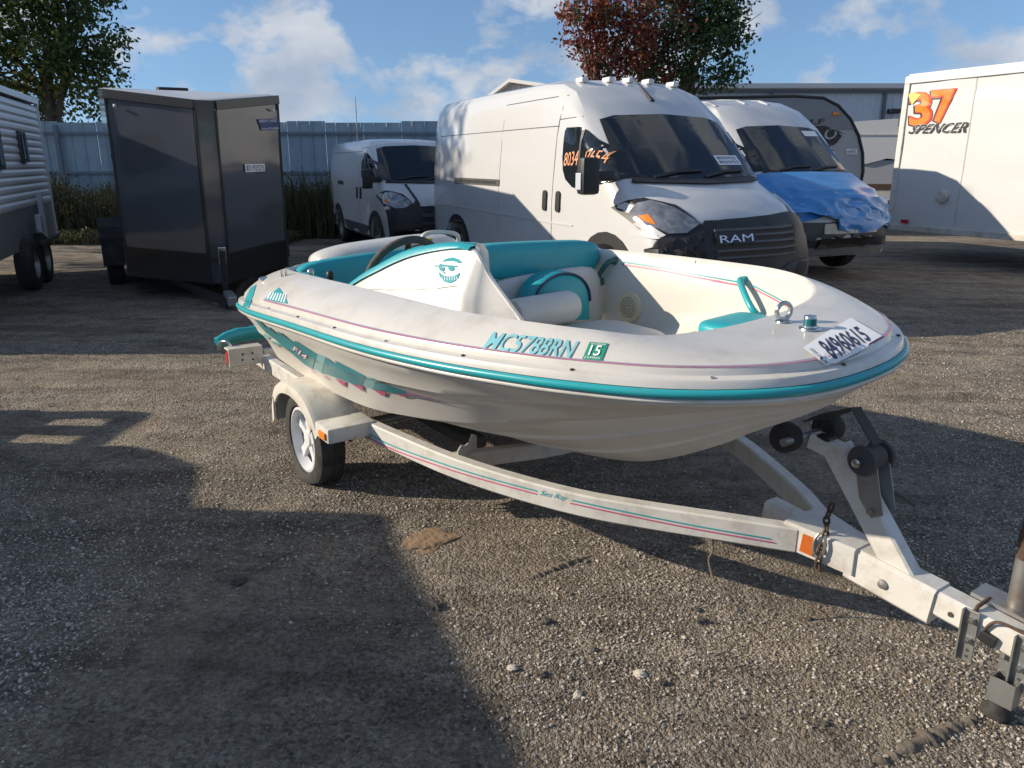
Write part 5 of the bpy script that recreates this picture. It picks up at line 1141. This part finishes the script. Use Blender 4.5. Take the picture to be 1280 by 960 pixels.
ring = [[tuple(p) for p in s_] + [(p[0], -p[1], p[2]) for p in s_[-2::-1]] for s_ in secs]
b = MB(); b.loft(ring, cu=False); n1 = len(ring[0]); b.f.append(tuple(range(n1))); hull = b.build('hull', 'hull_gelcoat', bt, smooth=28); bhl = bvh_of(hull)
# jet drive nozzle at the transom
MB().lathe([(.11, 0), (.10, .10), (.075, .14), (.06, .15)], (-.99, 0, .50), (-1, 0, 0), 22).build('jet_nozzle', 'black_plastic', bt, smooth=40)

# pinstripes around the deck
def ribbon(name, t0, t1, m, i0, i1, lift=.0035):
    a, c_ = D(t0), D(t1); b = MB(); n_ = np.cross(c_ - a, np.roll(a, -1, 0) - a); n_ /= np.linalg.norm(n_, axis=1)[:, None]; n_ *= np.sign(n_[:, 2])[:, None]
    ids = [i % NL for i in range(i0, i1)]; b.loft([[tuple(a[i] + n_[i] * lift) for i in ids], [tuple(c_[i] + n_[i] * lift) for i in ids]], cu=False); return b.build(name, m, deck, smooth=60)
for s0, s1 in ((NS + 16, NS + NB - 2), (NS + NB - 1, NL - NS - 12)):
    ribbon('pinstripe', .022, .044, 'purple_print', s0, s1); ribbon('pinstripe', .004, .017, 'pink_print', s0, s1)
    ribbon('pinstripe', .048, .055, 'teal_print', s0, s1)
# screws along the rail ledge
lg = (lip[2] + lip[3]) / 2
for i in list(range(NS + 4, NL - NS - 2, 8)):
    p = Vector(lg[i]); MB().lathe([(.007, 0), (.006, .004), (.002, .005)], p, (0, 0, 1), 8).build('screw', 'rusty' if i % 3 else 'steel', deck, smooth=50)

# printed graphics
Z7 = lambda *pts: [(300 + .2031 * x, 360 + .2031 * y) for x, y in pts]
decal('hull_graphic', [Z7((80, 175), (108, 182), (165, 238), (172, 228), (232, 280), (240, 262), (330, 330), (345, 320), (478, 405), (448, 495), (400, 465), (330, 405), (262, 352), (225, 318), (160, 268))], bhl, bpx, 'hull_teal', hull, .005, 0, 3.5)
decal('hull_graphic', [Z7((482, 398), (532, 422), (505, 520), (456, 490))], bhl, bpx, 'teal_print_pale', hull, .005, 0, 3.5)
decal('hull_graphic', [Z7((534, 423), (600, 470), (588, 440), (780, 540), (755, 590), (735, 600), (655, 570), (560, 535), (508, 518))], bhl, bpx, 'hull_teal', hull, .005, 0, 3.5)
decal('hull_graphic', [Z7((782, 541), (840, 565), (822, 622), (757, 592))], bhl, bpx, 'teal_print_pale', hull, .005, 0, 3.5)
decal('hull_graphic', [Z7((782, 532), (900, 585), (1030, 632), (1010, 650), (960, 642), (895, 628), (825, 618), (842, 566))], bhl, bpx, 'hull_teal', hull, .005, 0, 3.5)
decal('hull_graphic', [Z7((1032, 633), (1120, 655), (1280, 695), (1400, 712), (1280, 702), (1110, 668), (1015, 650))], bhl, bpx, 'purple_print', hull, .005, 0, 3.5)
for pts in (((445, 490), (468, 532), (448, 505)), ((510, 520), (560, 565), (535, 550)), ((590, 548), (655, 572), (652, 606), (625, 585)), ((690, 585), (762, 595), (764, 634), (735, 612)), ((825, 618), (902, 630), (898, 660), (875, 655)), ((960, 640), (1035, 650), (1030, 664), (1000, 660))):
    decal('hull_graphic_edge', [Z7(*pts)], bhl, bpx, 'pink_print', hull, .006, 0, 3.5)
for k, pts in enumerate((((150, 275), (190, 300), (180, 312), (150, 290)), ((205, 320), (250, 345), (240, 358), (205, 335)))): decal('hull_graphic', [Z7(*pts)], bhl, bpx, 'teal_print_pale', hull, .005, 0, 3.5)
text('model_lettering', 'F14', Z7((330, 378), (408, 438), (424, 410), (335, 343)), bhl, bpx, 'pink_print', hull, .007, .15, .05); text('model_lettering', 'F14', Z7((332, 376), (410, 436), (422, 412), (337, 346)), bhl, bpx, 'white_print', hull, .008, .15, .01)
decal('fin_graphic', [[(331.5, 373.8), (349, 359.7), (351.5, 363), (353, 365.5), (355.5, 369.5), (358, 374), (360, 380), (352, 378.5), (345, 377.5), (338, 375.5)]], bdk, bpx, 'teal_print', deck, .003, 0, 5)
for k in range(7): x = 334 + k * 3.4; decal('fin_graphic_stroke', [[(x, 373.8 + k * .75), (x + 1.6, 374 + k * .75), (x + 6 - k * .3, 366 - 1.2 * k + k * 1.6), (x + 5 - k * .3, 365.6 - 1.2 * k + k * 1.6)]], bdk, bpx, 'white_print', deck, .0036, 0, 6)
decal('corner_stripe', [[(304, 383), (312, 385), (321, 356), (314, 360), (308, 371)]], bdk, bpx, 'teal_print', deck, .003, 0, 5)
text('registration_number', 'MC5788RN', [(603, 437), (712, 448.5), (724, 427), (618, 415.5)], bdk, bpx, 'number_print', deck, .004, 0, .012)
o = decal('registration_sticker', [[(737.5, 428), (760.5, 430), (752.5, 451), (728, 449.5)]], bdk, bpx, 'green_print', deck, .003, 0, 6)
text('sticker_number', '15', [(735, 445), (749, 446), (754, 433.5), (740, 432.5)], bdk, bpx, 'white_print', o, .0055, 0, .015); text('sticker_print', 'MICHIGAN', [(739, 431.5), (757, 433), (758, 430.8), (740, 429.4)], bdk, bpx, 'white_print', o, .0045); text('sticker_print', 'EXPIRES', [(731, 448.5), (750, 449.6), (750.8, 447.3), (732, 446.2)], bdk, bpx, 'white_print', o, .0045)
o = decal('auction_label', [[(1003, 437), (1033, 417), (1063, 399), (1102, 422), (1070, 441), (1033, 459)]], bdk, bpx, 'white_print', deck, .006, 0, 6)
text('label_number', '84960615', [(1041, 450.5), (1089, 427.5), (1070, 410), (1019.5, 430)], bdk, bpx, 'navy_print', o, .0075, 0, .02)
for k in range(3): text('label_print', 'LOT 849 606 15', [(1046 + k * 3, 454 - k * .5), (1075 + k * 5, 440 - k * 2.5), (1074 + k * 5, 438.8 - k * 2.5), (1045 + k * 3, 452.8 - k * .5)], bdk, bpx, 'navy_print', o, .0075) if k < 2 else None
text('label_print', '2023-09 MI', [(1011, 439), (1030, 455), (1033, 453), (1014, 437.5)], bdk, bpx, 'navy_print', o, .0075)

# console, its teal cap and emblem
Tt = [(-.06, -.575, .985), (.033, -.555, 1.045), (.16, -.53, 1.112), (.285, -.495, 1.17), (.46, -.43, 1.245), (.68, -.375, 1.285), (.86, -.355, 1.284), (.925, -.355, 1.252), (.985, -.352, 1.185), (1.155, -.345, 1.053), (1.25, -.34, .97)]
Tp = crn(Tt, 6); rings = []; cap = []
for i, p in enumerate(Tp):
    T_ = Vector(p); f_ = i / (len(Tp) - 1); Bz = .80; ob = -.655 + .30 * max(0, (f_ - .42) / .58) ** 1.3
    B_ = Vector((T_.x + .04 + .12 * f_, ob + .02, Bz)); M1 = T_.lerp(B_, .33) + Vector((.02 * f_, -.034, .012)); M2 = T_.lerp(B_, .66) + Vector((.02 * f_, -.026, .0))
    wd_ = .05 + .16 * math.sin(min(1, f_ * 1.9) * math.pi / 2) * (1 if f_ < .55 else max(.12, 1 - (f_ - .55) * 4)); I1 = T_ + Vector((0, .04, .004)); I2 = T_ + Vector((0, wd_, -.012)); nar = 1 if f_ < .5 else max(.08, 1 - (f_ - .5) * 8); wd_ = .045 + (wd_ - .05) * nar if nar == 1 else .012 + .15 * nar; I1 = T_ + Vector((0, min(.04, wd_ * .4), .004)); I2 = T_ + Vector((0, wd_, -.012)); I3 = Vector((T_.x - .01, T_.y + wd_ + .03 * nar, T_.z - .05)); I4 = Vector((T_.x - .02, I3.y + .02 * nar, .62))
    rings.append([B_, M2, M1, T_ + Vector((0, -.004, -.012)), T_, I1, I2, I3, I4])
    tpr = max(.04, min(1, (.60 - f_) / .22)); cap.append([T_.lerp(M1, (.15 + .05 * math.sin(f_ * 3)) * tpr) + Vector((0, -.007, .002)), T_ + Vector((0, -.013, .000)), T_ + Vector((0, .002, .012)), I1 + Vector((0, .01, .010)), I2 + Vector((0, -.02, .008))])
cs_ = MB().loft(rings, cu=False, caps=False).build('console', 'gelcoat', bt, smooth=45); bcs = bvh_of(cs_)
MB().loft(cap[:37], cu=False).build('console_cap', 'teal_vinyl', bt, smooth=50)
ex = lambda *pts: [(420 + .1406 * x, 280 + .1406 * y) for x, y in pts]
em = [ex((942, 338), (985, 310), (1040, 298), (1090, 312), (1128, 345), (1090, 350), (1040, 330), (990, 332)), ex((878, 368), (920, 372), (925, 356), (975, 366), (1085, 374), (1090, 382), (1050, 386), (985, 380), (880, 380)),
      ex((915, 385), (970, 388), (968, 412), (945, 425), (922, 408)), ex((1000, 385), (1055, 388), (1052, 412), (1030, 425), (1005, 412)), ex((955, 425), (968, 428), (982, 440), (958, 442))]
gr_ = ex(*[(1010 + 92 * math.cos(a), 430 + 96 * math.sin(a)) for a in np.arange(-.12, 3.30, .22)] + [(1010 + 88 * math.cos(a), 425 + 42 * math.sin(a)) for a in np.arange(3.0, -.1, -.3)])
for k, pl_ in enumerate(em + [gr_]): decal('console_emblem', [pl_], bcs, bpx, 'teal_print', cs_, .003, 0, 4)
for k in range(7):
    x = 945 + k * 22; decal('emblem_line', [ex((x, 472), (x + 5, 470), (x + 10, 505), (x + 4, 506))], bcs, bpx, 'white_print', cs_, .0042, 0, 6)
decal('console_crease', strip([(447, 361.5), (480, 362), (520, 361.5), (550, 360), (572, 357.5)], 1.2), bcs, bpx, 'gelcoat', cs_, .001, .004, 6)
# steering wheel
sw = bpy.data.objects.new('steering_wheel', None); C.objects.link(sw); sw.parent = bt
cw, axw = Vector((.19, -.315, 1.115)), Vector((-.86, 0, .50)).normalized(); uw = Vector((0, 1, 0)); vw = axw.cross(uw)
MB().tube([cw + (uw * math.cos(a) + vw * math.sin(a)) * .185 for a in np.arange(0, 6.28, .17)], .0185, 10, closed=True).build('wheel_rim', 'worn_grip', sw, smooth=60)
for a in (.5, 2.6, 4.7): MB().bar([cw, cw + (uw * math.cos(a) + vw * math.sin(a)) * .18], .03, .008, axw).build('wheel_spoke', 'black_plastic', sw)
MB().lathe([(.045, -.01), (.045, .02), (.03, .03)], cw, axw, 18).build('wheel_hub', 'black_plastic', sw, smooth=40)
MB().tube([cw, cw - axw * .25], .02, 10).build('steering_column', 'black_plastic', sw)
yl = MB().box(cw + vw * -.15 + uw * .12 + axw * .02, (.035, .03, .025), bev=.008).build('yellow_tag', mat('yellow_rope', (.6, .42, .08), .7), sw)
MB().tube(cr([cw - vw * .15 + uw * .12, cw - vw * .12 + uw * .04 + axw * .03, Vector((.42, -.42, 1.225))]), .005, 6).build('cord', 'dry_twig', sw)
# throttle and pins seen over the coaming
for u, v, h_, m_ in ((413, 347, .05, 'black_plastic'), (389, 344, .03, 'steel')):
    d = MW[bt.name].inverted() @ pxp(u, v, 1); o_ = MW[bt.name].inverted() @ CAM; dd = (d - o_).normalized(); tt = (-.55 - o_.y) / dd.y; p = o_ + dd * tt
    q = MB(); q.tube([p - Vector((0, 0, .10)), p - Vector((0, 0, .02))], .008, 8); q.lathe([(.006, -.02), (.018, 0), (.018, .025), (.008, .035)], p, (0, 0, 1), 14); q.build('throttle_lever' if m_ == 'black_plastic' else 'cover_pin', m_, bt, smooth=50)

def cushion(name, m, cx, cy, cz, sx, sy, sz, parent, bev=.04, rot=None, bulge=.0):
    bm = bmesh.new(); bmesh.ops.create_cube(bm, size=1); bmesh.ops.subdivide_edges(bm, edges=bm.edges[:], cuts=7, use_grid_fill=True)
    for v in bm.verts:
        p = v.co * 2; e = 5.0; n_ = (abs(p.x) ** e + abs(p.y) ** e + abs(p.z) ** e) ** (1 / e); p = p / n_ if n_ > 0 else p; k = 1 + .03 * noise.noise(p * 2 + Vector((cx, cy, cz)) * 5)
        v.co = Vector((p.x * sx / 2, p.y * sy / 2, p.z * sz / 2)) * k
    me_ = bpy.data.meshes.new(name); bm.to_mesh(me_); bm.free()
    M = Matrix.Translation((cx, cy, cz)) @ (rot or Matrix.Identity(4)); me_.transform(M); return link(name, me_, m, parent, 70)
# bow seat: teal bolster, white back, round teal cushion, white roll
bs = cushion('seat_bolster', 'teal_vinyl', .50, .24, 1.135, .12, .80, .17, bt, rot=Matrix.Rotation(R(-5), 4, 'X'))
cushion('seat_back', 'white_vinyl', .57, .22, .91, .12, .74, .34, bt, rot=Matrix.Rotation(R(-8), 4, 'Y'))
hd = [(.20 * math.cos(a), .19 * math.sin(a) ** .85 if math.sin(a) > 0 else 0) for a in np.linspace(0, math.pi, 22)] + [(-.20, -.05), (.20, -.12)]
rings = [[Vector((x_, .19 + y * k * .9, .945 + z * k * .85)) for y, z in hd] for x_, k in ((.63, .92), (.65, 1.0), (.72, 1.0), (.76, .95), (.77, .85))]
MB().loft(rings, caps=True).build('round_cushion', 'teal_vinyl', bt, smooth=50)
MB().tube([(.765 + .002, .19 + y * .86, .945 + z * .81) for y, z in hd[:22]], .006, 6).build('cushion_piping', 'navy_print', bt, smooth=60)
MB().lathe([(.02, -.19), (.062, -.185), (.070, -.165), (.071, .145), (.062, .17), (.02, .18)], (.90, -.02, .985), Vector((-.10, 1, -.06)), 26).build('seat_roll', 'white_vinyl', bt, smooth=60)
cushion('seat_base', 'white_vinyl', 1.02, .06, .76, .5, .80, .24, bt)
# bow cushion in teal
cushion('bow_cushion', 'teal_vinyl', 1.70, .30, .97, .26, .28, .10, bt)
# rear bench back and the engine hatch behind it
cushion('bench_backrest', 'teal_vinyl', -.70, 0, .965, .13, 1.06, .26, bt); cushion('bench_seat', 'teal_vinyl', -.48, 0, .74, .45, 1.05, .14, bt)
for sy in (-1, 1): cushion('side_pad', 'teal_vinyl', -.32, sy * .565, .96, .62, .08, .22, bt, rot=Matrix.Rotation(R(3 * sy), 4, 'Z'))
rings = []
for x_, k, dz in ((-1.0, .80, -.10), (-.98, .88, -.04), (-.94, .97, .0), (-.86, 1.0, .012), (-.76, .98, .004), (-.69, .92, -.03), (-.67, .86, -.07)):
    rings.append([Vector((x_, .12 + .48 * k * math.copysign(abs(math.cos(a)) ** .6, math.cos(a)), 1.035 + dz + .10 * k * max(0, math.sin(a)) ** .55)) for a in np.linspace(0, math.pi, 25)])
MB().loft(rings, cu=False, caps=True).build('engine_hatch', 'gelcoat', bt, smooth=45)
MB().tube(cr([(-.72, .30, 1.11), (-.70, .33, 1.16), (-.68, .45, 1.158), (-.68, .54, 1.13), (-.70, .56, 1.06)]), .014, 8).build('hatch_handle', 'gelcoat', bt, smooth=60)
# grab handles and speaker on the inner side
def lin_hit(u, v):
    h = bln.ray_cast(*bpx(u, v)); n_ = h[1] if h[1].dot(bpx(u, v)[1]) < 0 else -h[1]; return h[0], n_
for pts, m_ in ((((769, 326), (752, 352)), 'steel_teal'), (((930, 351), (950, 397)), 'teal_rubber')):
    a, na_ = lin_hit(*pts[0]); c_, nc_ = lin_hit(*pts[1]); n_ = na_; ax_ = (c_ - a)
    mt_ = mat('handle_dark', (.03, .10, .10), .35, vary=.3, vscale=20) if m_ == 'steel_teal' else 'teal_rubber'
    path = cr([a - n_ * .005, a + n_ * .035 + ax_ * .10, a + n_ * .045 + ax_ * .5, a + n_ * .035 + ax_ * .88, c_ + n_ * -.005], 5)
    q = MB(); q.tube(path, [.013 + .004 * abs(i / len(path) - .5) for i in range(len(path))], 10)
    for p in (a, c_): q.lathe([(.022, 0), (.020, .008), (.014, .012)], p, n_, 14)
    q.build('grab_handle', mt_, bt, smooth=60)
p, n_ = lin_hit(788, 384); p = p
spk = MB().lathe([(.078, 0), (.076, .010), (.068, .014), (.062, .012), (.045, .017), (.02, .019), (.001, .0195)], p, n_, 32, caps=False).build('speaker', 'beige_plastic', bt, smooth=30)
u_ = n_.orthogonal().normalized(); v_ = n_.cross(u_); q = MB()
for ring_, (rad, cnt) in enumerate(((.012, 6), (.024, 12), (.036, 18), (.048, 24))):
    for k in range(cnt):
        a = 6.2832 * k / cnt; c_ = p + (u_ * math.cos(a) + v_ * math.sin(a)) * rad + n_ * (.0205 - ring_ * .0008); q.lathe([(.0032, 0), (.0032, .0008)], c_, n_, 6)
q.build('speaker_hole', 'dark_hole', spk, kind='stuff')
for m_, dy in (('teal_print', 0), ('pink_print', 3.4)):
    for pts in (((778, 327), (825, 334), (872, 343.5), (924, 353)), ((942, 357), (965, 369), (985, 380), (1003, 391))): decal('inner_pinstripe', strip([(a, b_ + dy) for a, b_ in pts], 1.5), bln, bpx, m_, lin, .007, 0, 5)
# bow eye, navigation light, stern fittings
def dk_hit(u, v): h = bdk.ray_cast(*bpx(u, v)); return h[0]
p = dk_hit(979, 402); up3 = Vector((0, 0, 1)); side_ = Vector((.3, 1, 0)).normalized()
q = MB(); q.lathe([(.026, 0), (.024, .004), (.012, .006)], p, (0, 0, 1), 18); q.tube([p + up3 * .034 + (side_ * math.cos(a) + up3 * math.sin(a)) * .026 for a in np.arange(0, 6.28, .25)], .0075, 8, closed=True); q.build('bow_eye', 'steel', bt, smooth=50)
p = dk_hit(1012, 411)
nl = MB().lathe([(.034, 0), (.032, .005), (.022, .007), (.021, .012)], p, (0, 0, 1), 22).build('navigation_light', 'steel', bt, smooth=40)
MB().lathe([(.020, .012), (.019, .034)], p, (0, 0, 1), 22).build('lens', mat('lens_teal', (.01, .12, .14), .12), nl, smooth=40); MB().lathe([(.020, .034), (.018, .041), (.001, .043)], p, (0, 0, 1), 22).build('light_cap', 'steel', nl, smooth=40)
for u, v in ((330, 349), (353, 346), (358, 345)):
    h = bdk.ray_cast(*bpx(u, v))
    if h[0]:
        q = MB().lathe([(.030, 0), (.028, .008), (.012, .014)] if u == 330 else [(.006, 0), (.006, .03), (.008, .032)], h[0], (0, 0, 1), 14).build('stern_light' if u == 330 else 'cover_pin', 'steel', bt, smooth=50)
h = bdk.ray_cast(*bpx(868, 327))
if h[0]: MB().lathe([(.008, 0), (.007, .006)], h[0], h[1], 8).build('snap', 'steel', deck)
